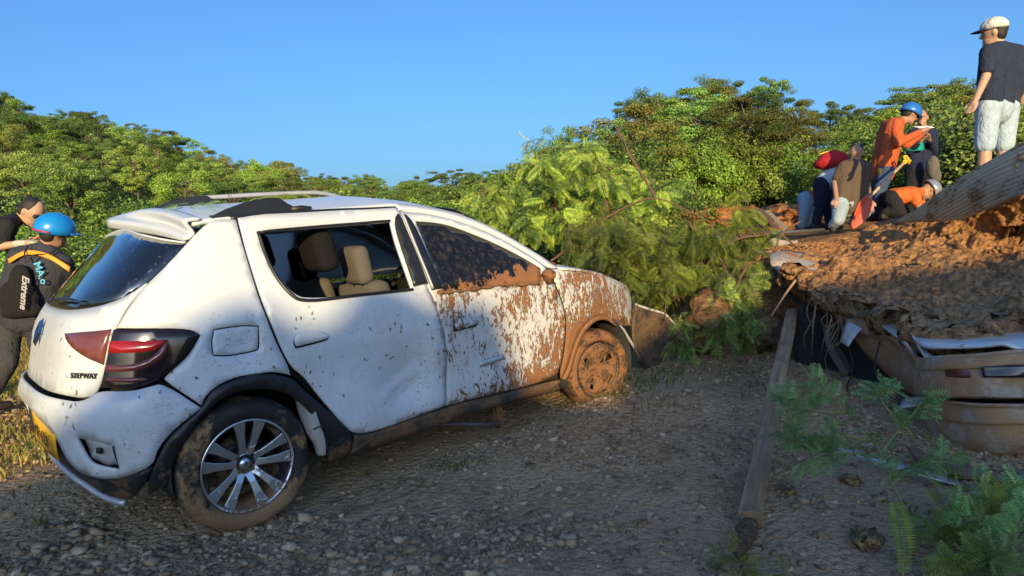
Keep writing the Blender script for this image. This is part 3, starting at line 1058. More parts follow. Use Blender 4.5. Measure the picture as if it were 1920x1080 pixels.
# roof, spoiler, rails
XE = ([-.32, -.1, .1, .5, 1.05, 1.3, 1.52, 1.6], [1.405, 1.455, 1.475, 1.498, 1.535, 1.515, 1.47, 1.44])


def roof_pt(x, k):
    ze = np.interp(x, *XE)
    w = float(sm_interp(ze, WZ)) * lerp(x, [-.32, 0, .3], [.90, .985, .985])
    return np.array([x, k * w, ze + .095 * (k + 1) / 2 + .042 * (1 - abs(k) ** 2.4) * lerp(x, [-.32, .1], [.75, 1])])


nx, ny = 40, 25
RV = [roof_pt(x, k) for x in np.linspace(-.12, 1.55, nx) for k in np.linspace(-1, 1, ny)]
roof = mk('roof', RV, grid_faces(nx, ny)[:, ::-1], M['paint'], car, solid=.02, off=-1)
sp_rows = [[at(205, 428, 3.94), at(250, 435, 3.71), at(300, 443, 3.46), at(347, 454, 3.21)],
           [at(202, 416, 3.90), at(252, 421, 3.66), at(305, 431, 3.42), at(354, 449, 3.19)],
           [at(212, 410, 3.96), at(262, 413, 3.74), at(318, 420, 3.50), at(364, 440, 3.22)],
           [roof_pt(-.15, .93), roof_pt(-.15, .3), roof_pt(-.15, -.4), roof_pt(-.15, -1.0) + [0, -.01, .004]],
           [roof_pt(-.085, .93), roof_pt(-.085, .3), roof_pt(-.085, -.4), roof_pt(-.085, -1.0) + [0, -.01, .004]]]
sp = mk('roof_spoiler', (surf(sp_rows, 22, 20) + [0, 0, .004]).reshape(-1, 3), grid_faces(20, 22), M['paint'], car, solid=.014, off=0)
for sgn in (-1, 1):
    rows = []
    for (x, h) in [(-.02, .006), (.06, .035), (.16, .062), (.27, .078), (.34, .074), (.38, .045), (.43, .016)]:
        b = roof_pt(x, sgn * .93)
        rows.append([b + [0, sgn * -.028, -.03], b + [0, sgn * -.018, h], b + [0, sgn * .016, h], b + [0, sgn * .026, -.03]])
    G = np.array(rows)
    F = [tuple(q) for q in grid_faces(7, 4)] + [(0, 1, 2, 3), (27, 26, 25, 24)]
    rl = mk('roof_rail', G.reshape(-1, 3), F, M['trim'], car, smooth=False, bevel=.006)
    if sgn > 0:
        pts = [roof_pt(x, .93) + [0, 0, h] for x, h in [(.25, .062), (.5, .064), (.8, .060), (1.1, .056), (1.3, .04)]]
        MB().tube(catmull(np.array(pts), 16), .015, 8).build('rail_bar', M['silver'], rl)
        b = roof_pt(1.36, .93)
        MB().tube([b + [-.16, 0, .04], b + [-.05, 0, .035], b + [.10, 0, -.005]], [.025, .028, .012], 8).build('rail_foot', M['trim'], rl)
    else:
        b = [roof_pt(x, -.95) + [0, 0, .012] for x in (.40, .46, .52)]
        MB().tube(b, [.016, .02, .009], 6).build('broken_mount', M['ink'], rl)

# front wing, bonnet, windscreen, nose
FEND = [(2.115, 1.07), (2.118, .95), (2.193, .796), (2.192, .624), (2.158, .45), (2.123, .36), (2.14, .30), (2.203, .372), (2.257, .509), (2.32, .60), (2.398, .660), (2.49, .69), (2.578, .697), (2.68, .685), (2.76, .656), (2.85, .62), (2.93, .60), (3.05, .62), (3.12, .60), (3.16, .54), (3.24, .56), (3.30, .64), (3.30, .74), (3.20, .83), (2.98, .905), (2.80, .955), (2.666, .995), (2.428, 1.045), (2.19, 1.075)]
for mir in (False, True):
    panel('front_wing', FEND, M['paint'], car, mirror=mir, st=.04)
HE = ([2.1, 2.43, 2.67, 2.8, 2.98, 3.2, 3.32], [1.085, 1.048, .998, .958, .908, .833, .72])


def hood_pt(x, k):
    ze = np.interp(x, *HE)
    y = float(body(np.array([x]), np.array([min(ze, .98)]))[0, 1]) * -1
    dn = .02 * mnoise.noise((x * 3, k * 2, 5)) if x > 2.3 else 0
    return np.array([x + .06 * (1 - k * k), k * (y - .004), ze + .055 * (1 - abs(k) ** 2.2) + dn])


HV = [hood_pt(x, k) for x in np.linspace(2.2, 3.3, 26) for k in np.linspace(-1, 1, 21)]
mk('bonnet', HV, grid_faces(26, 21)[:, ::-1], M['paint'], car, solid=.015, off=-1)
WSV = []
for t in np.linspace(0, 1, 10):
    for k in np.linspace(-1, 1, 15):
        x = 1.50 + t * .72; z = 1.49 - t * .40
        w = .60 + t * .19
        WSV.append((x + .24 * (1 - k * k) * (.35 + .65 * t), k * w, z + .05 * (1 - k * k) * (1 - t)))
mk('windscreen', WSV, grid_faces(10, 15), M['glass_mud'], car, solid=.006)
nb = MB().box((3.02, 0, .50), (.10, 1.15, .34)).box((3.14, 0, .42), (.06, 1.2, .10)).box((2.9, 0, .72), (.5, 1.1, .12))
nb.build('front_crossmember', M['dark_inner'], car, smooth=False, bevel=.01)

# sills and wheel-arch cladding
ARCH_O = [(-.226, .604), (-.181, .684), (-.068, .720), (.078, .716), (.197, .674), (.253, .604), (.361, .484), (.451, .387), (.52, .305)]
ARCH_I = [(.50, .19), (.39, .172), (.329, .353), (.272, .49), (.190, .575), (.11, .622), (.04, .640), (-.05, .650), (-.124, .640), (-.203, .590), (-.28, .50), (-.335, .40), (-.38, .27), (-.47, .24), (-.44, .33), (-.405, .40), (-.36, .49), (-.30, .548)]
for mir in (False, True):
    panel('wheel_arch_trim', ARCH_O + ARCH_I, M['black_plastic'], car, off=.016, thick=.02, st=.035, mirror=mir)
    SILL = [(.53, .298), (.613, .278), (.90, .293), (1.12, .317), (1.502, .312), (1.972, .306), (2.13, .30), (2.15, .215), (1.56, .235), (1.04, .205), (.703, .183), (.51, .175)]
    panel('sill', SILL, M['black_plastic'] if mir else m_mudded('muddy_sill', (.05, .045, .04), (.40, .58), .6, scale=6, cols=((.20, .11, .055), (.13, .075, .04))), car, off=.006, thick=.03, mirror=mir)
    FA_O = [(2.15, .30), (2.203, .378), (2.257, .515), (2.32, .606), (2.398, .666), (2.49, .697), (2.578, .704), (2.68, .692), (2.76, .663), (2.86, .60)]
    FA_I = [(2.835, .575), (2.74, .63), (2.66, .655), (2.578, .665), (2.50, .658), (2.42, .63), (2.345, .57), (2.29, .49), (2.245, .36), (2.20, .28)]
    panel('wheel_arch_trim', FA_O + FA_I, M['paint'], car, off=.008, thick=.02, st=.035, mirror=mir)

# inner shell seen through gaps, floor, wheel wells
SHELL = [(2.15, 1.0), (2.15, .30), (.45, .30), (.37, .50), (.24, .66), (.0, .72), (-.2, .68), (-.33, .55), (-.40, .40), (-.44, .30), (-.80, .28), (SMID, .28)]
SHELL = SHELL + mir2(SHELL)[1:] + [(-1.9, 1.02), (SMID, 1.02), (-.6, 1.02), (-.2, 1.0)]
panel('inner_shell', SHELL, M['dark_inner'], car, off=-.10, thick=.004, st=.09, dm=False, rnd=0)
panel('inner_pillar', [(-.02, 1.44), (.10, 1.44), (.12, 1.2), (.17, 1.04), (-.40, 1.02), (-.32, 1.2)], M['interior'], car, off=-.05, thick=.02, dm=False, rnd=0)
panel('inner_pillar', [(-.02, 1.44), (.10, 1.44), (.12, 1.2), (.17, 1.04), (-.40, 1.02), (-.32, 1.2)], M['interior'], car, off=-.05, thick=.02, dm=False, rnd=0, mirror=True)
MB().box((1.2, 0, .28), (3.6, 1.25, .05)).build('floor_pan', M['dark_inner'], car, smooth=False)
RW = np.array([-.042, -.80, .288]); FW = np.array([2.60, -.755, .295])


def well(cx, cz, y0, y1, r, a0, a1):
    n = 22; V = []
    for i in range(n):
        a = a0 + (a1 - a0) * i / (n - 1)
        for y in (y0, (y0 + y1) / 2, y1):
            V.append((cx + r * math.cos(a), y, cz + r * math.sin(a)))
    b = len(V)
    return V, [tuple(q) for q in grid_faces(n, 3)] + [tuple(range(2, b, 3))]


for sgn in (-1, 1):
    for cx in (.0, 2.6):
        V, F = well(cx, .30, sgn * .83, sgn * .50, .375, -.25, math.pi + .25)
        mk('wheel_well', V, F, M['dark_inner'], car, solid=.006)
# torn liner piece hanging in front of the rear wheel
LP = pxrows([[(556, 748, 3.42), (575, 752, 3.40), (592, 770, 3.38)], [(562, 775, 3.40), (583, 785, 3.36), (600, 797, 3.36)], [(576, 808, 3.38), (590, 815, 3.34), (606, 815, 3.36)],
             [(590, 828, 3.38), (600, 835, 3.35), (610, 836, 3.36)], [(597, 850, 3.38), (603, 853, 3.36), (609, 851, 3.37)]])
mk('torn_arch_liner', surf(LP, 9, 18).reshape(-1, 3), grid_faces(18, 9), m_plain('grey_felt', (.30, .29, .26), .8, bump=.4), car, solid=.012)
MB().tube([at(588, 805, 3.33), at(598, 800, 3.33), at(608, 802, 3.34)], .004, 6).build('liner_clip', M['ink'], car)
# door handles
for (s0, z0) in ((.31, .848), (1.30, .80)):
    H = [(s0 - .088, z0 + .026), (s0 - .06, z0 + .038), (s0, z0 + .040), (s0 + .06, z0 + .028), (s0 + .09, z0 - .005), (s0 + .05, z0 - .016), (s0 - .085, z0 - .026), (s0 - .094, z0)]
    panel('door_handle', H, M['paint'], car, off=.030, thick=.02, st=.02, rnd=3, ins=0)
    panel('handle_recess', [(a, b - .010) for a, b in H], M['dark_inner'], car, off=.0125, thick=.012, st=.03, ins=-.002)
# side scuff moulding on the front door, broken off
panel('door_moulding', [(1.40, .55), (1.60, .57), (1.62, .53), (1.41, .51)], M['silver'], car, off=.012, thick=.012, st=.03)
# broken mirror stub
mm = MB()
c = bodyn(np.array([2.03]), np.array([1.02]), .05, False)[0]
V_, F_ = rock_proto(33, 3)
mm.add(V_ * [.035, .055, .075] + c, [tuple(f) for f in F_]).box(c + [.02, .03, -.03], (.05, .06, .06))
mm.build('mirror_stub', M['caked'], car)
MB().ell(bodyn(np.array([2.09]), np.array([.90]), .012, False)[0], (.022, .012, .04)).build('indicator', M['caked'], car)
# torn step bar below the sill
MB().tube([at(795, 797, 4.1), at(850, 795, 4.2), at(905, 796, 4.3), at(935, 795, 4.38)], .018, 8).build('step_bar', m_plain('rusty_tube', (.12, .09, .085), .6, .4, .4), car)
MB().box(at(934, 778, 4.42), (.05, .05, .17)).build('bar_bracket', M['caked'], car, smooth=False, bevel=.006)

# wheels -------------------------------------------------------------
def revolve(prof, c, axis_y=1, n=48):
    V = []; F = []
    for (r, y) in prof:
        for k in range(n):
            a = 2 * math.pi * k / n
            V.append((c[0] + r * math.cos(a), c[1] + y * axis_y, c[2] + r * math.sin(a)))
    m = len(prof)
    for i in range(m - 1):
        for k in range(n):
            a = i * n + k; b = i * n + (k + 1) % n
            F.append((a, b, b + n, a + n))
    return V, F


def wheel(c, sgn, caked=False, steer=0., rot=0.):
    """sgn -1: outer face towards -y"""
    c = np.array(c, float)
    def put(V):
        V = np.asarray(V, float).reshape(-1, 3)
        return (V - c) * (.93 if caked else 1) @ rotm((0, 0, 1), steer).T + c
    y = sgn
    V, F = revolve([(.213, -.10), (.213, .0), (.20, .045), (.222, .062), (.222, .074), (.213, .074), (.206, .05), (.188, .03), (.188, -.10)], c, y)
    w = mk('wheel', put(V), F, M['rim_dark'], car)
    V, F = revolve([(.223, .06), (.227, .078), (.242, .092), (.264, .096), (.288, .088), (.302, .070), (.312, .045), (.317, .0), (.312, -.06), (.295, -.1), (.24, -.12), (.20, -.10)], c, y, 64)
    V = np.array(V)
    # tread blocks and clotted mud
    rel = V - c; r = np.hypot(rel[:, 0], rel[:, 2]); a = np.arctan2(rel[:, 2], rel[:, 0])
    bumpy = np.array([mnoise.noise((p[0] * 11, p[1] * 11, p[2] * 11)) for p in V]) * (.012 if not caked else .016)
    dn = np.clip(-np.sin(a), 0, 1)
    k = 1 + (bumpy * (.4 + dn)) / np.maximum(r, .05) * (r > .25)
    V = c + np.stack([rel[:, 0] * k, rel[:, 1] + y * (r < .3) * (r > .23) * bumpy * .6, rel[:, 2] * k], 1)
    mk('tyre', put(V), F, M['caked'] if caked else M['tyre'], w)
    if not caked:
        V, F = revolve([(.210, .070), (.213, .0765), (.219, .0775), (.2225, .074)], c, y, 64)
        mk('rim_lip', put(V), F, M['rim'], w)
    V, F = revolve([(.001, .018), (.055, .018), (.07, .0), (.07, -.05)], c, y, 24)
    mk('hub', put(V), F, M['caked'] if caked else M['rim_dark'], w)
    V, F = revolve([(.001, -.04), (.13, -.04), (.13, -.055), (.001, -.055)], c, y, 32)
    mk('brake_disc', put(V), F, M['rim_dark'], w)
    for i in range(5):
        for e in (-1, 1):
            a0 = rot + i * 2 * math.pi / 5
            ai = a0 + e * .30; ao = a0 + e * .235
            pts = []
            for (rr, aa, wd, yy) in [(.045, ai, .020, .030), (.09, a0 + e * .27, .016, .046), (.15, a0 + e * .25, .020, .056), (.217, ao, .031, .062)]:
                ct = np.array([math.cos(aa), 0, math.sin(aa)]); tn = np.array([-math.sin(aa), 0, math.cos(aa)])
                b = c + rr * ct + [0, y * yy, 0]
                pts += [b - tn * wd, b + tn * wd, b + tn * wd * .75 - [0, y * .03, 0], b - tn * wd * .75 - [0, y * .03, 0]]
            F = []
            for j in range(3):
                for k in range(4):
                    p = j * 4 + k; q = j * 4 + (k + 1) % 4
                    F.append((p, q, q + 4, p + 4))
            F += [(0, 1, 2, 3), (15, 14, 13, 12)]
            mk('spoke', put(pts), F, M['caked'] if caked else M['rim'], w, smooth=False, bevel=.003)
    for i in range(4):
        a = rot + .6 + i * math.pi / 2
        p = c + [.046 * math.cos(a), y * .020, .046 * math.sin(a)]
        MB().tube(put([p, p + [0, y * .014, 0]]), .010, 6).build('wheel_nut', M['rim_dark'], w, smooth=False)
    V, F = revolve([(.001, .032), (.024, .031), (.028, .02)], c, y, 20)
    hc = mk('hub_cap', put(V), F, M['caked'] if caked else M['rim'], w)
    if not caked and sgn < 0:
        diamond(c + [0, -.034, 0], (1, 0, 0), (0, 0, 1), .010, .014, .003, M['ink'], w, 'hub_emblem')
    if caked:
        n = 26; V = [c + [0, y * .055, 0]]; F = []
        rg_ = [.05, .09, .135, .175, .205]
        for ri, rr in enumerate(rg_):
            for k in range(n):
                a = 2 * math.pi * k / n
                V.append(c + [rr * math.cos(a), y * (.060 + .010 * (ri == 3) + .026 * mnoise.noise((rr * 14, math.cos(a) * 3, math.sin(a) * 3))), rr * math.sin(a)])
        for k in range(n):
            F.append((0, 1 + k, 1 + (k + 1) % n))
            for ri in range(4):
                if (ri, k) in ((1, 16), (2, 16), (2, 17), (1, 9), (2, 9), (2, 10), (0, 3), (2, 22), (2, 23), (1, 1), (2, 1), (2, 2)): continue
                a = 1 + ri * n + k; b = 1 + ri * n + (k + 1) % n
                F.append((a, a + n, b + n, b))
        mk('packed_mud', put(V), F, M['caked'], w, solid=.012, off=-1)
    return w


wheel(RW, -1, rot=.20)
wheel(FW, -1, True, steer=-.16)
wheel((0, .76, .30), 1)
wheel((2.6, .76, .30), 1, True)
MB().tube([(0, -.72, .30), (0, .72, .30)], .04, 10).build('rear_axle', M['dark_inner'], car)
MB().tube([(2.6, -.72, .31), (2.6, .72, .31)], .035, 10).build('front_axle', M['dark_inner'], car)

# interior
def cushion(name, c, size, mat, rx=0., rz=0.):
    A = rotm((0, 1, 0), rx)
    m = MB().box(c, size, A.T)
    o = m.build(name, mat, car, smooth=True)
    b = o.modifiers.new('b', 'BEVEL'); b.width = min(size) * .42; b.segments = 4
    return o


for y in (-.36, .36):
    cushion('front_seat', (.98, y, .78), (.15, .46, .62), M['seat'], -.22)
    cushion('seat_cushion', (1.22, y, .52), (.5, .46, .16), M['seat'])
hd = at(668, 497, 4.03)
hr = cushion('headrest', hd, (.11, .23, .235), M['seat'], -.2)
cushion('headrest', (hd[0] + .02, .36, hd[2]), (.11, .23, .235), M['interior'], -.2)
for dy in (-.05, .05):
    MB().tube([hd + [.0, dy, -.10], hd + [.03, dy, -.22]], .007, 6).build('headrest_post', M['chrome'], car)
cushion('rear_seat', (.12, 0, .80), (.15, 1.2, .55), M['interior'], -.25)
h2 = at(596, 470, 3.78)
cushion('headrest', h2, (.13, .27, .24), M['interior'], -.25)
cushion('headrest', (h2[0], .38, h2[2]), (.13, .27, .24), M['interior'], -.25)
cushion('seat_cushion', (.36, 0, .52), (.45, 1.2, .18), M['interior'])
MB().box((1.95, 0, .90), (.35, 1.3, .22)).build('dashboard', M['interior'], car, smooth=False, bevel=.05)
MB().tube([(1.66 + .07 * math.sin(a), .36 + .17 * math.cos(a), .95 + .17 * math.sin(a)) for a in np.linspace(0, 6.28, 25)], .014, 6).build('steering_wheel', M['interior'], car)
# deployed curtain and covered far windows
CV = [[(x, .80 - (z - 1.04) * .46 - .012 * math.sin(x * 22), z) for x in np.linspace(.62, 2.0, 30)] for z in np.linspace(1.04, 1.44, 8)]
mk('side_curtain', np.array(CV).reshape(-1, 3), grid_faces(8, 30), M['curtain'], car, solid=.02)
CV = [[(x, .80 - (z - 1.10) * .46, z) for x in np.linspace(.24, .42, 6)] for z in np.linspace(1.08, 1.40, 8)]
mk('side_curtain', np.array(CV).reshape(-1, 3), grid_faces(8, 6), M['curtain'], car, solid=.01)
MB().box((.52, .68, 1.2), (.12, .08, .50)).build('inner_pillar', M['interior'], car, smooth=False)

# front bumper corner, torn loose and hanging ahead of the wheel
BR = pxrows([[(1190, 572, 6.1), (1212, 580, 6.2), (1246, 590, 6.35), (1273, 622, 6.45)],
             [(1184, 610, 6.05), (1208, 618, 6.25), (1238, 628, 6.4), (1262, 645, 6.45)],
             [(1188, 650, 6.0), (1206, 662, 6.2), (1228, 668, 6.3), (1248, 670, 6.4)],
             [(1204, 684, 6.0), (1212, 692, 6.1), (1222, 697, 6.2), (1236, 694, 6.3)]])
BS = surf(BR, 16, 16)
fb = mk('front_bumper', BS.reshape(-1, 3), grid_faces(16, 16), m_mudded('bumper_inside', (.03, .027, .025), (.35, .62), .7, scale=5, cols=((.17, .10, .055), (.11, .065, .035))), car, solid=.012)
edge = [at(1191, 571, 6.1), at(1215, 579, 6.2), at(1246, 589, 6.35), at(1262, 605, 6.42), at(1274, 622, 6.46), at(1258, 645, 6.42), at(1246, 668, 6.38), at(1238, 692, 6.3)]
MB().tube(catmull(np.array(edge), 26), .012, 6).build('bumper_edge', M['paint'], fb)
MB().tube([at(1150, 600, 5.9), at(1168, 618, 5.95), at(1182, 640, 6.0), at(1196, 664, 6.02)], [.012, .016, .014, .006], 6).build('bumper_bracket', M['silver'], fb)

# ------------------------------------------------------------------ trees and bushes
def quads(c, size, rg, out=None, asp=.6):
    """one leaf-sized face per centre, turned outwards from its clump"""
    n = len(c)
    nrm = rg.normal(size=(n, 3)) * (.62 if out is not None else 1)
    if out is not None: nrm += out
    nrm[:, 2] += .15
    nrm /= np.linalg.norm(nrm, axis=1, keepdims=True)
    a = rg.normal(size=(n, 3)); a -= nrm * (a * nrm).sum(1, keepdims=True); a /= np.linalg.norm(a, axis=1, keepdims=True)
    b = np.cross(nrm, a)
    s = (size * rg.uniform(.6, 1.3, n))[:, None]
    V = np.stack([c - a * s, c + b * s * asp - nrm * s * .15, c + a * s, c - b * s * asp - nrm * s * .15], 1).reshape(-1, 3)
    return V, np.arange(4 * n).reshape(n, 4)


def tree_proto(seed, H, cw, ch, nclump, per, leaf, flat=.6, trunk=.13, lean=.3, clump_r=.5, hollow=.55):
    """returns trunk mesh and crown mesh, base at the origin"""
    rg = np.random.default_rng(seed)
    mb = MB()
    top = np.array([rg.uniform(-lean, lean), rg.uniform(-lean, lean), H * .82])
    tr = [np.zeros(3) - [0, 0, .5], top * .35 + rg.normal(size=3) * .08, top * .7 + rg.normal(size=3) * .1, top]
    mb.tube(catmull(np.array(tr), 9), list(np.linspace(trunk, trunk * .35, 9)), 6)
    cz = H - ch * .5
    cl = []
    while len(cl) < nclump:
        q = rg.uniform(-1, 1, 3)
        r = np.linalg.norm(q)
        if r > 1 or r < hollow * rg.random(): continue
        k = 1 + .35 * mnoise.noise((q[0] * 1.7 + seed, q[1] * 1.7, q[2] * 1.7))
        cl.append(np.array([q[0] * cw * k, q[1] * cw * k, cz + q[2] * ch * .5 * k]) + [top[0], top[1], 0])
    cl = np.array(cl)
    for c in cl[:: max(1, nclump // 14)]:
        t = rg.uniform(.45, .95)
        a = top * t
        mb.tube([a, (a + c) / 2 + [0, 0, .1 * H * .1], c], [trunk * .4, trunk * .22, trunk * .08], 5)
    P = []; O = []
    cc = np.array([top[0], top[1], cz - ch * .2])
    for c in cl:
        n = int(per * rg.uniform(.6, 1.4))
        q = rg.normal(size=(n, 3)); q /= np.linalg.norm(q, axis=1, keepdims=True)
        oc = (c - cc) / (np.linalg.norm(c - cc) + 1e-6)
        O.append(q * .85 + oc * .35)
        q = q * (rg.random((n, 1)) ** .4) * clump_r * rg.uniform(.7, 1.3)
        q[:, 2] *= flat
        P.append(c + q)
    V, F = quads(np.vstack(P), leaf, rg, np.vstack(O))
    mt = bpy.data.meshes.new('trunk'); mt.from_pydata(mb.v, [], mb.f); mt.polygons.foreach_set('use_smooth', np.ones(len(mt.polygons), bool))
    mc = bpy.data.meshes.new('crown'); fast_mesh(mc, V, F)
    return mt, mc, float(V[:, 2].max())


M['bark'] = m_plain('bark', (.11, .085, .065), .9, var=.3, bump=.8, bs=18)
GREENS = [(.08, .165, .038), (.155, .275, .055), (.25, .385, .075), (.39, .51, .105)]
DARKS = [(.06, .125, .04), (.11, .195, .055), (.17, .27, .068), (.25, .35, .085)]
M['leaf_a'] = m_leaf('leaf_mid_green', GREENS)
M['leaf_under'] = m_leaf('leaf_undergrowth', [(.02, .042, .013), (.035, .068, .018), (.06, .10, .024), (.11, .155, .034)])  # greens darkened to stand in for the shadowed gaps between crowns
M['leaf_b'] = m_leaf('leaf_dark_green', DARKS)
M['leaf_c'] = m_leaf('leaf_olive', [(.11, .145, .035), (.17, .205, .045), (.25, .27, .06), (.26, .22, .065)])
M['leaf_dry'] = m_leaf('leaf_dry_brown', [(.15, .11, .07), (.21, .155, .10), (.26, .19, .12)])
M['leaf_lime'] = m_leaf('leaf_lime', [(.12, .23, .032), (.20, .34, .048), (.28, .42, .065), (.38, .48, .085)], .25)

KINDS = []
for (sd, H, cw, ch, ncl, per, leaf, flat, cr, mat) in [
        (1, 7.0, 2.5, 4.6, 50, 340, .055, .5, .54, 'leaf_a'), (2, 7.5, 2.1, 5.2, 48, 340, .052, .55, .50, 'leaf_b'),
        (3, 6.0, 2.8, 3.6, 50, 340, .055, .42, .56, 'leaf_a'), (4, 6.5, 2.4, 4.4, 52, 300, .055, .55, .58, 'leaf_c'),
        (5, 7.0, 2.9, 1.9, 40, 280, .06, .35, .58, 'leaf_b'),      # flat, umbrella-like
        (6, 5.0, 2.5, 4.2, 52, 340, .052, .6, .53, 'leaf_lime'), (7, 7.0, 1.5, 5.6, 40, 160, .05, .8, .45, 'leaf_dry')]:
    mt, mc, tp = tree_proto(sd, H, cw, ch, ncl, per, leaf, flat, .14, .3, cr)
    mt.materials.append(M['bark']); mc.materials.append(M[mat])
    KINDS.append((mt, mc, tp))
BUSH = []
for sd, mat in ((21, 'leaf_a'), (22, 'leaf_lime'), (23, 'leaf_b')):
    mt, mc, tp = tree_proto(sd, 1.7, .95, 1.6, 44, 230, .030, .8, .03, .15, .28, .3)
    mt.materials.append(M['bark']); mc.materials.append(M[mat])
    BUSH.append((mt, mc, tp))


def plant(kind, x, y, sc, name, label, cat, group, zs=1.0, rz=None, sink=.1, top=None):
    mt, mc, tp = kind
    z = tz(x, y)
    if top is not None:
        zs = (top - z) / tp / sc
    else:
        # crowns stay below the crest line of their hill
        d, l = dl(x, y); u = 960 + FPX * l / d
        lim = 1.33 + (hor_v(u) - lerp(u, SKY_U, SKY_V) - random.uniform(-34, 8)) / FPX * d
        nat = z + tp * sc * zs
        if nat > lim:
            f = max(.38, (lim - z) / (nat - z)); zs *= f ** .65; sc *= f ** .35
    r = bpy.data.objects.new(name, None); r.empty_display_size = .2
    r.location = (x, y, z - sink); r.rotation_euler = (0, 0, random.uniform(0, 6.3) if rz is None else rz)
    r.scale = (sc, sc, sc * zs); COL.objects.link(r)
    tag(r, label, cat, group)
    for nm, me in (('trunk', mt), ('crown', mc)):
        o = bpy.data.objects.new(nm, me); COL.objects.link(o); o.parent = r
    return r


def gp(u, d):
    l = d * (u - 960) / FPX
    return CAM[0] + d * FW2[0] + l * RT2[0], CAM[1] + d * FW2[1] + l * RT2[1]


LOOK = {0: 'mid-green leafy tree', 1: 'slim dark green tree', 2: 'broad low mid-green tree', 3: 'olive-brown tree', 5: 'bright lime-green tree'}
# the long wooded ridge
placed = []
n = 0; tries = 0
while n < 240 and tries < 9000:
    tries += 1
    d = 28 + 142 * rng.random() ** .8
    u = rng.uniform(-260, 985)
    if u > 930 and d < 75: continue
    x, y = gp(u, d)
    if any((x - a) ** 2 + (y - b) ** 2 < (2.6 + d * .022) ** 2 for a, b in placed): continue
    placed.append((x, y))
    k = int(rng.choice([1, 1, 3, 0, 2, 3] if d > 95 else [0, 0, 5, 2, 2, 1, 3]))
    sc = rng.uniform(.85, 1.3) * (.62 if d < 55 else 1)
    plant(KINDS[k], x, y, sc, 'hillside_tree', LOOK[k] + (' near the crest of' if d > 130 else ' halfway up' if d > 75 else ' low on') + ' the long wooded ridge beyond the white hatchback', 'tree', 'trees covering the long wooded ridge', rng.uniform(.85, 1.1), sink=.4)
    n += 1
# the steeper wooded hill behind the rescuers
placed = []
n = 0; tries = 0
while n < 62 and tries < 4000:
    tries += 1
    d = 16 + 30 * rng.random() ** .8
    u = rng.uniform(1010, 2150)
    if d < 21 and 1230 < u < 1640: continue
    x, y = gp(u, d)
    if any((x - a) ** 2 + (y - b) ** 2 < 2.7 ** 2 for a, b in placed): continue
    placed.append((x, y))
    k = int(rng.choice([1, 1, 3, 0, 2] if d > 30 else [5, 5, 0, 2, 3]))
    plant(KINDS[k], x, y, rng.uniform(.62, .95), 'hill_tree', LOOK[k] + (' near the crest of' if d > 36 else ' halfway up' if d > 26 else ' at the foot of') + ' the steep hill behind the rescuers', 'tree', 'trees on the steep hill behind the rescuers', rng.uniform(.8, 1.05), sink=.4)
    n += 1
# trees that stand out on the skyline
def sky_tree(u, vtop, d, k, sc, label, name='skyline_tree', group=None):
    x, y = gp(u, d)
    top = at(u, vtop, d)[2]
    # the depth above is along the view axis; keep the tree where it stands and only fit its height
    plant(KINDS[k], x, y, sc, name, label, 'tree', group, top=top, sink=0)


sky_tree(1448, 150, 44, 4, .62, 'lone umbrella-shaped tree on a bare thin trunk above the steep hill crest')
sky_tree(1342, 148, 42, 1, .95, 'tallest dense dark tree on the steep hill crest')
sky_tree(1285, 168, 41, 0, .95, 'broad dense tree beside the tallest tree on the steep hill crest')
sky_tree(1225, 172, 39, 1, .90, 'dark tree at the shoulder of the steep hill next to a dry brown tree')
sky_tree(1188, 205, 34, 6, .62, 'dry brown tree with bare twigs on the shoulder of the steep hill')
sky_tree(1390, 185, 41, 3, .80, 'olive tree on the steep hill crest left of the lone umbrella-shaped tree')
sky_tree(1068, 235, 31, 1, .62, 'round dark tree standing alone at the foot of the steep hill')
sky_tree(1018, 290, 30, 5, .5, 'small yellow-green tree left of the round dark tree')
sky_tree(1565, 195, 44, 4, .66, 'airy flat-topped tree with sky showing through its crown behind the brown shirt man')
sky_tree(1650, 205, 40, 4, .78, 'spreading flat-topped tree behind the orange shirt man')
sky_tree(1722, 165, 41, 4, .74, 'tall spreading tree behind the blue helmet of the orange shirt man')
sky_tree(1800, 152, 41, 1, .9, 'dense tree at the crest behind the man in the cap')
sky_tree(1500, 192, 44, 3, .7, 'olive tree between two flat-topped trees on the steep hill crest')
sky_tree(1890, 165, 42, 0, .9, 'leafy tree behind the legs of the man in the cap')
sky_tree(860, 318, 90, 4, 1.15, 'dark flat-topped tree at the low end of the long ridge')
sky_tree(925, 320, 85, 4, 1.05, 'second dark flat-topped tree at the low end of the long ridge, beside dry twigs')
sky_tree(8, 150, 158, 1, 1.3, 'slim tall tree at the highest visible end of the long ridge')
sky_tree(190, 215, 160, 4, 1.15, 'flat-topped tree rising from the upper part of the long ridge')
sky_tree(275, 233, 162, 4, 1.0, 'small airy tree sticking up from the middle of the long ridge')
sky_tree(150, 210, 158, 1, 1.4, 'dark dense tree on the upper crest of the long ridge')
sky_tree(540, 316, 168, 4, 1.6, 'wide flat tree on the lower crest of the long ridge')

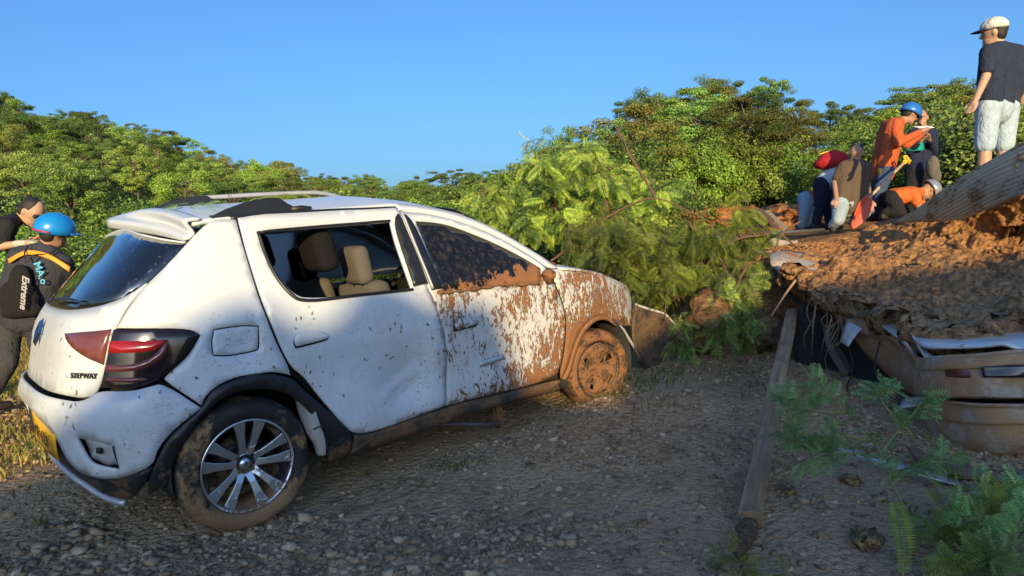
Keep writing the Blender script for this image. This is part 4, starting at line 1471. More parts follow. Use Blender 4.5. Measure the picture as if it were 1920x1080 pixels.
# undergrowth between the trees: a closed mat of leaves
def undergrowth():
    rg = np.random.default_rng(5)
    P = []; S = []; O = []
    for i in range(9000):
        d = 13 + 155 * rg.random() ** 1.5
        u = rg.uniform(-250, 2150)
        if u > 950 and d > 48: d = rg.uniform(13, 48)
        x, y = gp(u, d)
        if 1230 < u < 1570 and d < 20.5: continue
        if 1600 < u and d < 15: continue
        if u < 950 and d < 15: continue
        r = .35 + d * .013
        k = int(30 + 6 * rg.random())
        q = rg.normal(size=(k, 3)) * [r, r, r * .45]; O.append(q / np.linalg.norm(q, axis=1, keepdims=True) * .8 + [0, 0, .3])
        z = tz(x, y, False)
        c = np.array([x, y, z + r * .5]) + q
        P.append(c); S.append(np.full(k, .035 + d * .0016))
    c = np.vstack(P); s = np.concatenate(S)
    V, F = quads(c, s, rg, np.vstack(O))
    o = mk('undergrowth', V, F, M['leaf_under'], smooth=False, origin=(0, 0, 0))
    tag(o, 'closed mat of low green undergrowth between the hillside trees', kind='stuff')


undergrowth()
nb = 0
for (u, d, k, s) in [(-40, 12, 0, 1.2), (40, 13, 1, 1.2), (120, 12.5, 0, 1.0), (190, 14, 1, 1.3), (250, 13, 2, 1.2), (330, 15, 0, 1.4), (400, 16, 1, 1.3), (90, 16, 2, 1.6), (10, 17, 1, 1.6), (160, 18, 0, 1.7), (460, 17, 0, 1.4), (560, 20, 1, 1.6), (660, 20, 0, 1.7), (740, 22, 2, 1.8), (820, 20, 0, 1.7), (880, 17, 1, 1.5), (940, 16, 0, 1.4), (-90, 15, 2, 1.6), (230, 17, 1, 1.5), (300, 19, 0, 1.6), (60, 20, 0, 1.6)]:
    x, y = gp(u, d)
    plant(BUSH[k], x, y, s, 'bush', ('mid-green', 'bright lime-green', 'dark green')[k] + (' large' if s > 1.45 else ' small') + ' bush at the foot of the long ridge behind ' + ('the two men' if u < 260 else 'the white hatchback'), 'bush', 'bushes at the foot of the long ridge'); nb += 1
for (u, d, k, s) in [(1000, 13, 1, 1.3), (1060, 12, 0, 1.2), (1130, 13, 1, 1.3), (1190, 12, 0, 1.2), (1245, 14, 2, .8), (1310, 20, 1, 1.2), (1370, 21, 1, 1.4), (1430, 20.5, 0, 1.2), (1470, 21, 1, 1.3), (1530, 20, 2, 1.2), (1590, 16, 1, 1.0), (1790, 13, 2, 1.0), (1860, 12, 2, 1.4), (1920, 11.5, 0, 1.4), (1100, 15, 1, 1.6), (1180, 16, 0, 1.6), (1280, 21, 1, 1.5), (1730, 15, 2, 1.4), (1660, 16, 0, 1.4)]:
    x, y = gp(u, d)
    plant(BUSH[k], x, y, s, 'bush', ('mid-green', 'bright lime-green', 'dark green')[k] + (' large' if s > 1.25 else ' small') + ' bush at the foot of the steep hill behind ' + ('the fallen trees' if u < 1260 else 'the red scar' if u < 1620 else 'the rescuers'), 'bush', 'bushes at the foot of the steep hill')

# ------------------------------------------------------------------ feathery fallen branches
def frond_template(npair=14, droop=.35, wid=.26, thick=.038):
    V = []; F = []
    n = 6
    for i in range(n):
        t = i / (n - 1)
        V += [(t, -.008, -droop * t * t), (t, .008, -droop * t * t)]
    for i in range(n - 1): F.append((2 * i, 2 * i + 2, 2 * i + 3, 2 * i + 1))
    for i in range(npair):
        t = .12 + .88 * i / npair
        L = wid * (math.sin(math.pi * (.18 + .75 * t)) ** .7)
        z = -droop * t * t
        for sg in (-1, 1):
            b = len(V)
            V += [(t, 0, z), (t + L * .22, sg * L * .55, z + .02 - .03), (t + L * .42, sg * L, z - .09), (t + L * .22 + thick, sg * L * .5, z - .02)]
            F.append((b, b + 1, b + 2, b + 3))
    return np.array(V), np.array(F)


FT, FTF = frond_template()
FTS, FTSF = frond_template(8, .25, .34, .085)
FTS[:, 1] *= 1.0


def fronds(items, tmpl=(None, None), rg=rng, tilt=.85):
    """items: (point, direction, length) -> one foliage mesh"""
    T, TF = (FT, FTF) if tmpl[0] is None else tmpl
    VV = []; FF = []
    for i, (p, d, L) in enumerate(items):
        d = np.array(d, float); d /= np.linalg.norm(d) + 1e-9
        up = np.array([0, 0, 1.]) + rg.normal(size=3) * tilt
        y = np.cross(up, d); y /= np.linalg.norm(y) + 1e-9
        z = np.cross(d, y)
        VV.append(np.array(p) + L * (T[:, :1] * d + T[:, 1:2] * y + T[:, 2:3] * z)); FF.append(TF + i * len(T))
    return np.vstack(VV), np.vstack(FF)


M['frond_light'] = m_leaf('frond_yellow_green', [(.24, .38, .055), (.36, .50, .075), (.50, .60, .10)], .3)
M['frond_dark'] = m_leaf('frond_blue_green', [(.09, .17, .075), (.15, .26, .085), (.25, .36, .08), (.40, .48, .085)], .28)
M['twig'] = m_plain('twig_brown', (.13, .075, .05), .85, var=.3)


def fallen(name, label, stems, region, drange, ntwig, mats, flen=(.20, .32), seed=1, rad=.022, per=9, nleaf=0):
    rg = np.random.default_rng(seed)
    SP = []
    mb = MB()
    for st in stems:
        C = catmull(np.array([at(*q) for q in st]), 7 * len(st))
        mb.tube(C, list(np.linspace(rad, rad * .3, len(C))), 6)
        SP += list(C)
    SP = np.array(SP)
    items = []
    lo = np.min(region, 0); hi = np.max(region, 0)
    k = 0
    while k < ntwig:
        u, v = rg.uniform(lo[0], hi[0]), rg.uniform(lo[1], hi[1])
        if not in_poly(np.array([[u, v]]), region)[0]: continue
        d = rg.uniform(*drange)
        P = at(u, v, d)
        g = tz(P[0], P[1])
        if P[2] < g + .05: P[2] = g + .05
        j = np.argmin(((SP - P) ** 2).sum(1)); a = SP[j]
        if np.linalg.norm(P - a) > 1.3: a = P + (a - P) * (1.0 / np.linalg.norm(P - a))
        mid = (a + P) / 2 + [0, 0, .12] + rg.normal(size=3) * .05
        C = catmull(np.array([a, mid, P]), 8)
        mb.tube(C, list(np.linspace(rad * .35, .002, 8)), 4)
        for m in range(per):
            t = .30 + .70 * m / (per - 1)
            i = min(6, int(t * 7)); q = C[i] + (C[i + 1] - C[i]) * (t * 7 - i)
            ax = C[i + 1] - C[i]; ax /= np.linalg.norm(ax) + 1e-9
            sd = np.cross(ax, [0, 0, 1.]) * (1 if m % 2 else -1)
            dr = ax * .55 + sd * rg.uniform(.5, 1.1) + [0, 0, rg.uniform(-1.3, .1)] + rg.normal(size=3) * .25
            items.append((q, dr, rg.uniform(*flen)))
        k += 1
    leafc = np.array([q + rg.normal(size=3) * .07 for q, _, _ in items for _ in range(nleaf)]) if nleaf else None
    base = np.array([at(*stems[0][0])[0], at(*stems[0][0])[1], 0]); base[2] = tz(base[0], base[1])
    r = empty(name, base, label, 'fallen tree')
    mb.build('branches', M['twig'], r)
    h = len(items) // 3
    rg.shuffle(items) if False else None
    idx = rg.permutation(len(items))
    cut = int(len(items) * .5)
    for nm, ids, mt in (('foliage', idx[:cut], mats[0]), ('foliage', idx[cut:], mats[1])):
        V, F = fronds([items[i] for i in ids], rg=rg)
        mk(nm, V, F, mt, r, smooth=False)
    if leafc is not None:
        V, F = quads(leafc, .017, rg); mk('foliage', V, F, M['leaf_a'], r, smooth=False)
    return r


fallen('fallen_tree', 'fallen feathery-leaved tree with drooping fronds between the hatchback nose and the mud heap',
       [[(1285, 640, 6.9), (1270, 560, 6.9), (1240, 480, 7.0), (1200, 440, 7.1), (1120, 430, 7.4), (1060, 450, 7.6)],
        [(1300, 640, 6.8), (1310, 560, 6.8), (1330, 490, 6.8), (1380, 450, 6.9), (1440, 440, 7.0)],
        [(1380, 600, 6.6), (1370, 530, 6.6), (1340, 470, 6.7), (1300, 430, 6.9)],
        [(1270, 560, 6.9), (1220, 520, 6.9), (1180, 480, 7.1)]],
       [(1050, 470), (1110, 410), (1240, 428), (1390, 455), (1450, 475), (1440, 520), (1400, 560), (1360, 550), (1310, 520), (1260, 570), (1205, 560), (1150, 500), (1090, 480)],
       (6.4, 7.6), 165, (M['frond_dark'], M['frond_light']), (.15, .28), 3)
fallen('fallen_branch', 'blue-green drooping branch hanging down the earth face beside the steel beam',
       [[(1400, 500, 6.4), (1385, 530, 6.35), (1372, 580, 6.3), (1350, 640, 6.3)], [(1385, 530, 6.35), (1410, 570, 6.3), (1415, 620, 6.3)]],
       [(1345, 530), (1400, 520), (1420, 600), (1390, 650), (1330, 640), (1350, 580)], (6.1, 6.4), 20, (M['frond_dark'], M['frond_dark']), (.16, .26), 5, .012, 7)
fallen('fallen_branch', 'small leafy branch poking out below the torn front bumper',
       [[(1262, 600, 6.5), (1270, 645, 6.45), (1280, 690, 6.4)]], [(1250, 590), (1300, 600), (1310, 690), (1262, 690)], (6.3, 6.55), 12, (M['frond_dark'], M['frond_dark']), (.14, .22), 6, .010, 6)
fallen('fallen_tree', 'tangle of yellow-green feathery branches behind the hatchback bonnet',
       [[(1080, 520, 9.0), (1070, 450, 9.0), (1040, 390, 9.2), (1010, 330, 9.5), (985, 280, 9.6)],
        [(1120, 520, 8.8), (1140, 430, 8.8), (1130, 350, 9.0), (1100, 300, 9.2)],
        [(1000, 480, 9.0), (960, 420, 9.2), (920, 385, 9.6), (880, 370, 10)],
        [(1180, 500, 8.6), (1200, 430, 8.6), (1230, 370, 8.8)]],
       [(850, 395), (900, 365), (960, 345), (1000, 262), (1030, 280), (1080, 272), (1150, 285), (1230, 315), (1270, 390), (1200, 430), (1100, 480), (1030, 480), (960, 440)],
       (8.2, 10.2), 130, (M['frond_light'], M['frond_dark']), (.17, .31), 4, .03, nleaf=2)
fallen('fallen_branch', 'single bright feathery branch over the bent roofing sheet beside the brown shirt man',
       [[(1385, 470, 7.3), (1390, 420, 7.3), (1400, 375, 7.3)]], [(1375, 370), (1420, 375), (1425, 425), (1385, 430)], (7.1, 7.5), 5, (M['frond_light'], M['frond_light']), (.2, .3), 8, .012, 6)
# bare arching stems
def bare(label, paths, r0):
    mb = MB()
    for p in paths:
        C = catmull(np.array([at(*q) for q in p]), 8 * len(p))
        mb.tube(C, list(np.linspace(r0, r0 * .3, len(C))), 6)
    b = at(*paths[0][0])
    o = mb.build('bare_branch', M['twig'], None, origin=b)
    tag(o, label, 'branch')


bare('bare reddish stem arching over the fallen foliage', [[(1010, 505, 7.6), (1060, 470, 7.4), (1120, 420, 7.2), (1180, 385, 7.1), (1230, 372, 7.1), (1290, 395, 7.1), (1345, 425, 7.1)], [(1230, 372, 7.1), (1205, 330, 7.3), (1180, 290, 7.4), (1165, 250, 7.5)], [(1205, 330, 7.3), (1170, 270, 7.5), (1150, 230, 7.6)]], .016)
bare('forked dark branch reaching down to the bent roof panel', [[(1500, 415, 6.9), (1465, 440, 6.7), (1450, 480, 6.6), (1420, 530, 6.5), (1390, 560, 6.4)], [(1465, 440, 6.7), (1490, 460, 6.6), (1500, 470, 6.5)]], .012)
bare('thin upright pale stem beside the torn bumper', [[(1247, 600, 6.3), (1249, 560, 6.4), (1255, 505, 6.5)]], .006)
bare('dry twig lying on the gravel', [[(*q,) for q in ((610, 972, 3.25), (680, 950, 3.35), (750, 932, 3.42), (790, 912, 3.55))]], .006)

# ------------------------------------------------------------------ landslide debris on the right
def sheet(name, rows, nu, nv, mat, parent=None, thick=.01, disp=None, **k):
    S = surf(pxrows(rows), nu, nv)
    if disp is not None: S = disp(S)
    return mk(name, S.reshape(-1, 3), grid_faces(nv, nu), mat, parent, solid=thick, off=0, **k)


def mud_disp(S):
    nv, nu, _ = S.shape
    out = S.copy()
    gu = np.gradient(S, axis=1); gv = np.gradient(S, axis=0)
    n = np.cross(gu, gv); n /= np.linalg.norm(n, axis=-1, keepdims=True) + 1e-9
    n *= np.sign(n[..., 2:3] + 1e-9)
    for i in range(nv):
        for j in range(nu):
            p = S[i, j]
            b = mnoise.fractal((p[0] * 1.6, p[1] * 1.6, p[2] * 1.6), 1, 2, 3) * .11
            w = Vector(p) + mnoise.noise_vector(Vector(p) * 9) * .05
            v1 = mnoise.voronoi(w * 5.0)[0]; v2 = mnoise.voronoi(w * 12.0)[0]
            c = (v1[1] - v1[0]) * .075 + (v2[1] - v2[0]) * .020
            f = mnoise.noise((p[0] * 22, p[1] * 22, p[2] * 22)) * .016 + mnoise.noise((p[0] * 45, p[1] * 45, p[2] * 45)) * .008
            out[i, j] = p + n[i, j] * (b + c - .05 + f) * min(1., .25 + i / (nv * .16))
    return out


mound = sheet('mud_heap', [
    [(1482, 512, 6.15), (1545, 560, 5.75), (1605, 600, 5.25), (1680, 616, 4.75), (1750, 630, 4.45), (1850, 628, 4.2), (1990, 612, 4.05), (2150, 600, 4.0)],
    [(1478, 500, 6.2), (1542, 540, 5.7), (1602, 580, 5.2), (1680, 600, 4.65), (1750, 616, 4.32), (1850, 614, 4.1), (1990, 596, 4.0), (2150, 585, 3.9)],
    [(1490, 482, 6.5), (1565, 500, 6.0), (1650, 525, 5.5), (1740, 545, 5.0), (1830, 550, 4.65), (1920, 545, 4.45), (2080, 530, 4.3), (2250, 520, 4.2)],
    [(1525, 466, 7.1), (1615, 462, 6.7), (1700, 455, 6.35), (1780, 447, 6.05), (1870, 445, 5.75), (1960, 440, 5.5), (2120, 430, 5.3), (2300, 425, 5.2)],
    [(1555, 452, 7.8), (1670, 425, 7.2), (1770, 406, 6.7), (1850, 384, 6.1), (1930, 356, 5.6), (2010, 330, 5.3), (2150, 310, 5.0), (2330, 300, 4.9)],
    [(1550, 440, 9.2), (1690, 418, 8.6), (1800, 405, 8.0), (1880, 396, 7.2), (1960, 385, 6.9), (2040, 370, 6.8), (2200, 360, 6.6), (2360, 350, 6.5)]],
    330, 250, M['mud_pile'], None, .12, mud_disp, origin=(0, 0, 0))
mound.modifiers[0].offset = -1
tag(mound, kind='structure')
# clods that have rolled loose on the heap
clod_me = []
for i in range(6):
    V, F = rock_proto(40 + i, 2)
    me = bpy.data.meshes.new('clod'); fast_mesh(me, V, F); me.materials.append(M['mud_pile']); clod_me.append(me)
nc = 0
for i in range(200):
    u, v = rng.uniform(1500, 1990), rng.uniform(420, 610)
    # a point on the heap: interpolate its depth from the nearest heap vertex in view
    P = None
    if i == 0:
        mv = np.array([x.co[:] for x in mound.data.vertices])
        rel = mv - CAM; dep = rel @ AX_F
        mu = 960 + FPX * (rel @ AX_R) / dep; mvv = 540 - FPX * (rel @ AX_U) / dep
    j = np.argmin((mu - u) ** 2 + (mvv - v) ** 2)
    if (mu[j] - u) ** 2 + (mvv[j] - v) ** 2 > 40: continue
    s = (.012 + .04 * rng.random() ** 3)
    o = bpy.data.objects.new('clod', clod_me[nc % 6]); COL.objects.link(o); o.parent = mound
    o.location = tuple(mv[j] + [0, 0, s * .3]); o.scale = (s,) * 3; o.rotation_euler = tuple(rng.uniform(0, 6, 3)); nc += 1

# the half-buried silver car
M['dirty_silver'] = m_mudded('mud_filmed_silver_paint', (.46, .44, .40), (.27, .55), .4, .12, scale=5.5, cols=((.46, .28, .14), (.26, .15, .075)), coat=.2, bump=.5)
M['clean_silver'] = m_mudded('pale_silver_paint', (.60, .62, .64), (.58, .70), .28, .1, scale=6, cols=((.20, .12, .060), (.12, .072, .036)), coat=.4)
wreck = empty('buried_car', np.append(at(1850, 860, 4.3)[:2], 0), 'silver car crushed under the heap of mud, its dirty rear bumper showing', 'car')
def crumple(S, amp=.022):
    out = S.copy()
    for i in range(S.shape[0]):
        for j in range(S.shape[1]):
            p = S[i, j]
            k = mnoise.noise((p[0] * 2.2, p[1] * 2.2, p[2] * 3)) + .45 * (abs(mnoise.noise((p[0] * 5 + 3, p[1] * 5, p[2] * 6))) * 2 - .6)
            out[i, j] = p - AX_F * k * amp
    return out


def band(us, dd, prof, k=1.):
    """a bumper section: prof = (height offset in photo rows, how far it stands proud)"""
    return [[(u, v0 + (v1 - v0) * t, d - o) for (u, v0, v1, d) in us] for t, o in prof]


PROF = [(0, -.12), (.0, 0), (.06, .012), (.10, .035), (.30, .045), (.34, .030), (.70, .028), (.90, .02), (.97, 0), (1.0, -.12)]
sheet('boot_lid', [[(1690, 596, 4.85), (1760, 598, 4.65), (1840, 600, 4.5), (1930, 600, 4.4), (2060, 594, 4.3), (2220, 588, 4.3), (2380, 582, 4.4)],
                   [(1706, 622, 4.5), (1752, 630, 4.3), (1835, 630, 4.1), (1925, 626, 4.0), (2050, 618, 3.9), (2210, 608, 3.9), (2380, 602, 4.0)],
                   [(1716, 640, 4.3), (1745, 648, 4.1), (1833, 648, 3.9), (1880, 643, 3.82), (1925, 652, 3.78), (2045, 645, 3.7), (2200, 638, 3.66), (2380, 630, 3.8)],
                   [(1720, 645, 4.3), (1747, 654, 4.1), (1835, 653, 3.92), (1880, 650, 3.84), (1925, 657, 3.8), (2045, 650, 3.72), (2200, 643, 3.68), (2380, 635, 3.82)]], 40, 12, M['clean_silver'], wreck, .010, lambda S: crumple(S, .012))
BU = [(1716, 666, 736, 4.40), (1728, 672, 741, 4.16), (1762, 668, 745, 3.93), (1835, 664, 747, 3.74), (1925, 655, 748, 3.64), (2045, 646, 745, 3.58), (2180, 640, 741, 3.55), (2330, 636, 736, 3.62), (2400, 632, 730, 3.85)]
sheet('rear_bumper', band(BU, 0, PROF), 60, 40, M['dirty_silver'], wreck, .008, crumple)
sheet('bumper_lamp', [[(1842, 688, 3.675), (1890, 685, 3.62), (1935, 684, 3.58)], [(1844, 708, 3.675), (1890, 708, 3.62), (1935, 707, 3.58)]], 14, 6, M['smoke_lens'], wreck, .010, crumple)
LU = [(1722, 752, 806, 4.42), (1745, 749, 830, 4.16), (1790, 753, 850, 3.88), (1850, 758, 857, 3.68), (1925, 758, 854, 3.58), (2045, 755, 848, 3.5), (2180, 750, 844, 3.46), (2330, 745, 838, 3.55), (2400, 740, 825, 3.8)]
sheet('bumper_skirt', band(LU, 0, [(0, -.10), (0, .03), (.04, .045), (.08, .03), (.35, .035), (.40, .015), (.72, .0), (.95, -.07), (1.0, -.16)]), 60, 40, M['dirty_silver'], wreck, .008, crumple)
sheet('quarter_panel', [[(1588, 600, 5.3), (1640, 592, 5.0), (1684, 604, 4.7), (1712, 640, 4.45)],
                        [(1600, 622, 5.2), (1648, 626, 4.88), (1690, 646, 4.58), (1722, 680, 4.34)],
                        [(1604, 632, 5.27), (1652, 640, 4.97), (1694, 660, 4.64), (1724, 690, 4.38)],
                        [(1626, 664, 5.2), (1668, 688, 4.9), (1706, 712, 4.6), (1736, 734, 4.38)],
                        [(1660, 700, 5.2), (1690, 726, 4.9), (1716, 742, 4.65), (1738, 746, 4.45)]], 30, 30, M['dirty_silver'], wreck, .010, lambda S: crumple(S, .04))
sheet('torn_panel', [[(1640, 596, 4.9), (1665, 600, 4.75), (1690, 612, 4.6)], [(1655, 612, 4.7), (1676, 622, 4.6), (1700, 640, 4.45)], [(1690, 640, 4.5), (1705, 655, 4.42), (1716, 668, 4.36)]], 12, 12, M['clean_silver'], wreck, .006, crumple)
sheet('panel_flange', [[(1685, 600, 4.62), (1700, 612, 4.5), (1716, 640, 4.3), (1738, 676, 4.15), (1764, 700, 4.1)], [(1700, 598, 4.66), (1716, 618, 4.5), (1732, 645, 4.3), (1748, 668, 4.18), (1768, 690, 4.12)]], 20, 4, M['clean_silver'], wreck, .008)
sheet('dark_hollow_sheet', [[(1488, 560, 6.1), (1550, 592, 5.85), (1610, 618, 5.5), (1668, 655, 5.1)], [(1492, 640, 6.0), (1555, 670, 5.75), (1615, 690, 5.4), (1690, 730, 5.0)],
                   [(1500, 705, 5.95), (1560, 735, 5.6), (1620, 760, 5.2), (1712, 790, 4.8)], [(1510, 728, 6.1), (1570, 765, 5.75), (1640, 800, 5.3), (1735, 835, 4.85)]], 26, 22, M['dark_inner'], wreck, .02, lambda S: crumple(S, .10))  # added near-black sheet, stands in for the shade in the hollow under the heap
for pth in ([(1650, 640, 4.85), (1640, 690, 4.8), (1660, 740, 4.7), (1650, 790, 4.6)], [(1690, 735, 4.55), (1684, 775, 4.5), (1700, 812, 4.4)], [(1590, 640, 5.2), (1600, 690, 5.1), (1588, 730, 5.0), (1604, 765, 4.95)]):
    MB().tube(catmull(np.array([at(*q) for q in pth]), 16), .006, 5).build('wire', M['ink'], wreck)
sheet('torn_panel', [[(1700, 748, 4.5), (1722, 744, 4.4), (1748, 742, 4.2)], [(1690, 768, 4.4), (1716, 762, 4.3), (1742, 752, 4.15)]], 10, 6, M['clean_silver'], wreck, .006, lambda S: crumple(S, .05))
sheet('broken_lamp', [[(1770, 684, 3.86), (1800, 684, 3.78), (1826, 686, 3.73)], [(1774, 706, 3.86), (1800, 708, 3.78), (1826, 708, 3.73)]], 10, 6, M['red_dim'], wreck, .01, crumple)
gv_ = at(2060, 700, 4.6)
MB().box(at(2010, 740, 4.75), (1.75, .9, .55), np.array([np.append(RT2, 0), np.append(FW2, 0), [0, 0, 1]])).build('body_shell', M['dark_inner'], wreck, smooth=False)
V, F = revolve([(.18, .06), (.20, .09), (.25, .10), (.29, .08), (.30, .0), (.29, -.08), (.2, -.1)], (0, 0, 0), 1, 40)
V = np.array(V) @ rotm((0, 0, 1), YAW - .2).T
mk('wheel', V + at(1905, 880, 4.05) + [0, 0, .02], F, M['tyre'], wreck)
sheet('crumpled_trim', [[(1575, 640, 5.3), (1590, 600, 5.3), (1625, 585, 5.25)], [(1590, 650, 5.1), (1610, 622, 5.1), (1640, 600, 5.05)]], 10, 5, M['clean_silver'], wreck, .008)
# bent panel and struts at the edge of the heap
sheet('bent_roof_panel', [[(1443, 478, 6.5), (1470, 470, 6.6), (1500, 474, 6.6), (1530, 482, 6.5)], [(1444, 492, 6.35), (1468, 486, 6.35), (1500, 500, 6.3), (1540, 515, 6.2)], [(1452, 508, 6.3), (1478, 510, 6.25), (1510, 528, 6.2), (1545, 545, 6.1)]], 18, 12,
      m_mudded('pale_bent_metal', (.42, .40, .36), (.42, .62), .4, .3, scale=5), None, .015)
tag(bpy.data.objects['bent_roof_panel'], 'bent pale metal panel sticking out from under the edge of the mud heap', 'metal panel')
mb = MB(); C = catmull(np.array([at(1448, 500, 6.3), at(1462, 528, 6.25), at(1490, 560, 6.15), at(1530, 590, 6.0), at(1560, 612, 5.9)]), 20); mb.tube(C, .018, 7)
o = mb.build('bent_tube', M['dark_inner'], None); tag(o, 'dark bent metal tube below the edge of the mud heap', 'metal tube')
mb = MB(); mb.tube(catmull(np.array([at(1555, 610, 5.6), at(1562, 650, 5.5), at(1590, 700, 5.4)]), 8), .05, 4, .2)
o = mb.build('metal_strut', m_plain('dull_metal', (.10, .085, .07), .6, .4, .3), None, smooth=False); tag(o, 'flat dull strut hanging in the dark gap under the mud heap', 'metal strut')

# roofing sheets
def corrugated(name, P00, P10, P01, P11, waves, amp, mat, label, sag=0.):
    nu, nv = 40, waves * 8 + 1
    V = np.zeros((nv, nu, 3))
    P00, P10, P01, P11 = [np.array(p) for p in (P00, P10, P01, P11)]
    n = np.cross(P10 - P00, P01 - P00); n /= np.linalg.norm(n); n *= np.sign(n[2])
    for i in range(nv):
        for j in range(nu):
            s, t = j / (nu - 1), i / (nv - 1)
            p = (P00 * (1 - s) + P10 * s) * (1 - t) + (P01 * (1 - s) + P11 * s) * t
            V[i, j] = p + n * (amp * math.cos(2 * math.pi * waves * t) + .03 * mnoise.noise((s * 3, t * 2, waves)) - sag * math.sin(math.pi * s))
    o = mk(name, V.reshape(-1, 3), grid_faces(nv, nu), mat, None, solid=.004, off=0)
    return tag(o, label, 'roofing sheet')


M['zinc'] = m_mudded('weathered_zinc', (.50, .43, .31), (.50, .64), .6, .1, scale=5, cols=((.34, .18, .085), (.22, .12, .06)))
M['zinc_dark'] = m_mudded('dark_sheet', (.05, .045, .04), (.55, .68), .5, .3, scale=4)
corrugated('roofing_sheet', at(1680, 418, 6.9), at(2050, 200, 4.9), at(1800, 412, 5.9), at(2110, 318, 4.0), 11, .016, M['zinc'], 'weathered corrugated roofing sheet propped up the heap in front of the man in the cap', -.05)
sheet('roofing_sheet', [[(1545, 452, 8.0), (1600, 436, 8.0), (1650, 415, 8.0), (1700, 400, 8.0)], [(1560, 460, 7.5), (1610, 446, 7.4), (1668, 425, 7.4), (1740, 405, 7.4)]], 24, 8, M['zinc_dark'], None, .006)
tag(bpy.data.objects['roofing_sheet.001'], 'dark curled roofing sheet lying under the kneeling rescuers', 'roofing sheet')
corrugated('roofing_sheet', at(1390, 446, 7.9), at(1495, 452, 7.7), at(1398, 470, 7.2), at(1500, 480, 7.0), 5, .012, M['zinc'], 'short pale corrugated sheet lying flat beside the feathery branch')
mb = MB(); mb.tube([at(1385, 440, 7.6), at(1450, 437, 7.8), at(1545, 431, 8.1)], .022, 8)
o = mb.build('metal_pipe', m_plain('grey_pipe', (.24, .24, .25), .4, .6, .2), None); tag(o, 'grey metal pipe lying across the debris left of the rescuers', 'pipe')
for k, q in enumerate([((1425, 392, 9.0), (1460, 432, 8.2)), ((1438, 395, 9.2), (1475, 430, 8.4))]):
    a, b = at(*q[0]), at(*q[1])
    mb = MB(); mb.tube([a, b], .035, 4, .35)
    o = mb.build('board', m_plain('pale_board' if k else 'brown_board', (.30, .24, .18) if k else (.14, .075, .05), .85), None, smooth=False)
    tag(o, 'pale board leaning on the debris' if k else 'brown board leaning beside a pale board on the debris', 'board')
# red slip face lumps
for (u, v, d, w_, h_) in [(1290, 398, 13.5, .9, .35), (1370, 392, 14.5, 1.1, .4), (1440, 400, 13.0, .9, .45), (1480, 385, 13.5, .8, .5), (1345, 412, 12, .5, .2)]:
    p = at(u, v, d); V, F = rock_proto(int(u), 3)
    V = V * [w_, w_ * .8, h_] * .8
    V += np.array([mnoise.noise((q[0] * 5 + u, q[1] * 5, q[2] * 5)) for q in V])[:, None] * .10
    o = mk('earth_lump', V + [p[0], p[1], p[2] - h_ * .35], F, M['red_earth'])
    tag(o, {1290: 'wide low lump of red earth right behind the fallen foliage', 1370: 'widest lump of red earth below the lime-green bushes', 1440: 'lump of red earth behind the leaning boards', 1480: 'tall lump of red earth beside the stooping person in orange', 1345: 'smallest lump of red earth in front of the widest one'}[u], 'earth', 'lumps of red earth on the landslide')
M['bank_red'] = m_soil('red_brown_bank', (.20, .105, .055), (.30, .165, .085), (.38, .21, .11), 3, 1.0, 16, .06)
# boulder-like blocks in the bank below the foliage
for (u, v, d, s, lab) in [(1332, 592, 6.42, (.25, .25, .36), 'squarish block of red-brown earth in the bank below the fallen foliage'), (1430, 620, 6.4, (.28, .25, .34), 'dark crumbling lump of earth in the bank next to the steel beam'), (1300, 640, 6.6, (.26, .24, .26), 'dark mossy lump of earth below the squarish block')]:
    p = at(u, v, d); V, F = rock_proto(int(u) % 60, 3)
    V = V * s
    V += np.array([mnoise.noise((q[0] * 9 + u, q[1] * 9, q[2] * 9)) for q in V])[:, None] * .04
    o = mk('earth_block', V + p, F, M['bank_red'] if u == 1332 else M['bank']); tag(o, lab, 'earth block')

# the steel beam
a, b = at(1486, 588, 6.1), at(1406, 978, 2.98)
ax = (b - a) / np.linalg.norm(b - a); sd = np.cross(ax, [0, 0, 1.]); sd /= np.linalg.norm(sd); nn = np.cross(sd, ax)
mb = MB()
n = 16
V = []
prof = [(-.048, .004), (-.022, .036), (.050, .022), (.046, -.035), (-.042, -.040)]
for i in range(n):
    t = i / (n - 1); c = a + (b - a) * t + nn * .012 * mnoise.noise((t * 4, 1, 2)) + sd * .01 * mnoise.noise((t * 3, 5, 2))
    for (x_, y_) in prof: V.append(c + sd * x_ * (1 + .1 * mnoise.noise((t * 8, x_ * 40, 0))) + nn * (y_ + .02))
F = []
for i in range(n - 1):
    for k in range(5):
        p = i * 5 + k; q = i * 5 + (k + 1) % 5
        F.append((p, q, q + 5, p + 5))
F += [(4, 3, 2, 1, 0), tuple(range((n - 1) * 5, n * 5))]


def m_beam():
    t = NT('weathered_timber'); p = t.pos()
    ro = t.n('Mapping'); t.t.links.new(p, ro.inputs[0]); ro.inputs['Rotation'].default_value = (0, 0, -math.atan2(ax[1], ax[0]))
    r2 = t.n('Mapping'); t.t.links.new(ro.outputs[0], r2.inputs[0]); r2.inputs['Rotation'].default_value = (0, math.asin(ax[2]), 0)
    mp = t.n('Mapping'); t.t.links.new(r2.outputs[0], mp.inputs[0]); mp.inputs['Scale'].default_value = (1.0, 24, 24)
    g = t.noise(mp.outputs[0], 1.6, 6, .6)
    c = t.ramp(g, [(.25, (.14, .09, .055)), (.5, (.30, .20, .12)), (.75, (.46, .33, .22))])
    c = t.mix(t.step(t.noise(p, 6, 4), .52, .68), c, (.24, .15, .085))
    return t.done(t.bsdf(c, .8, 0, t.bump(g, .6, .01), .3))


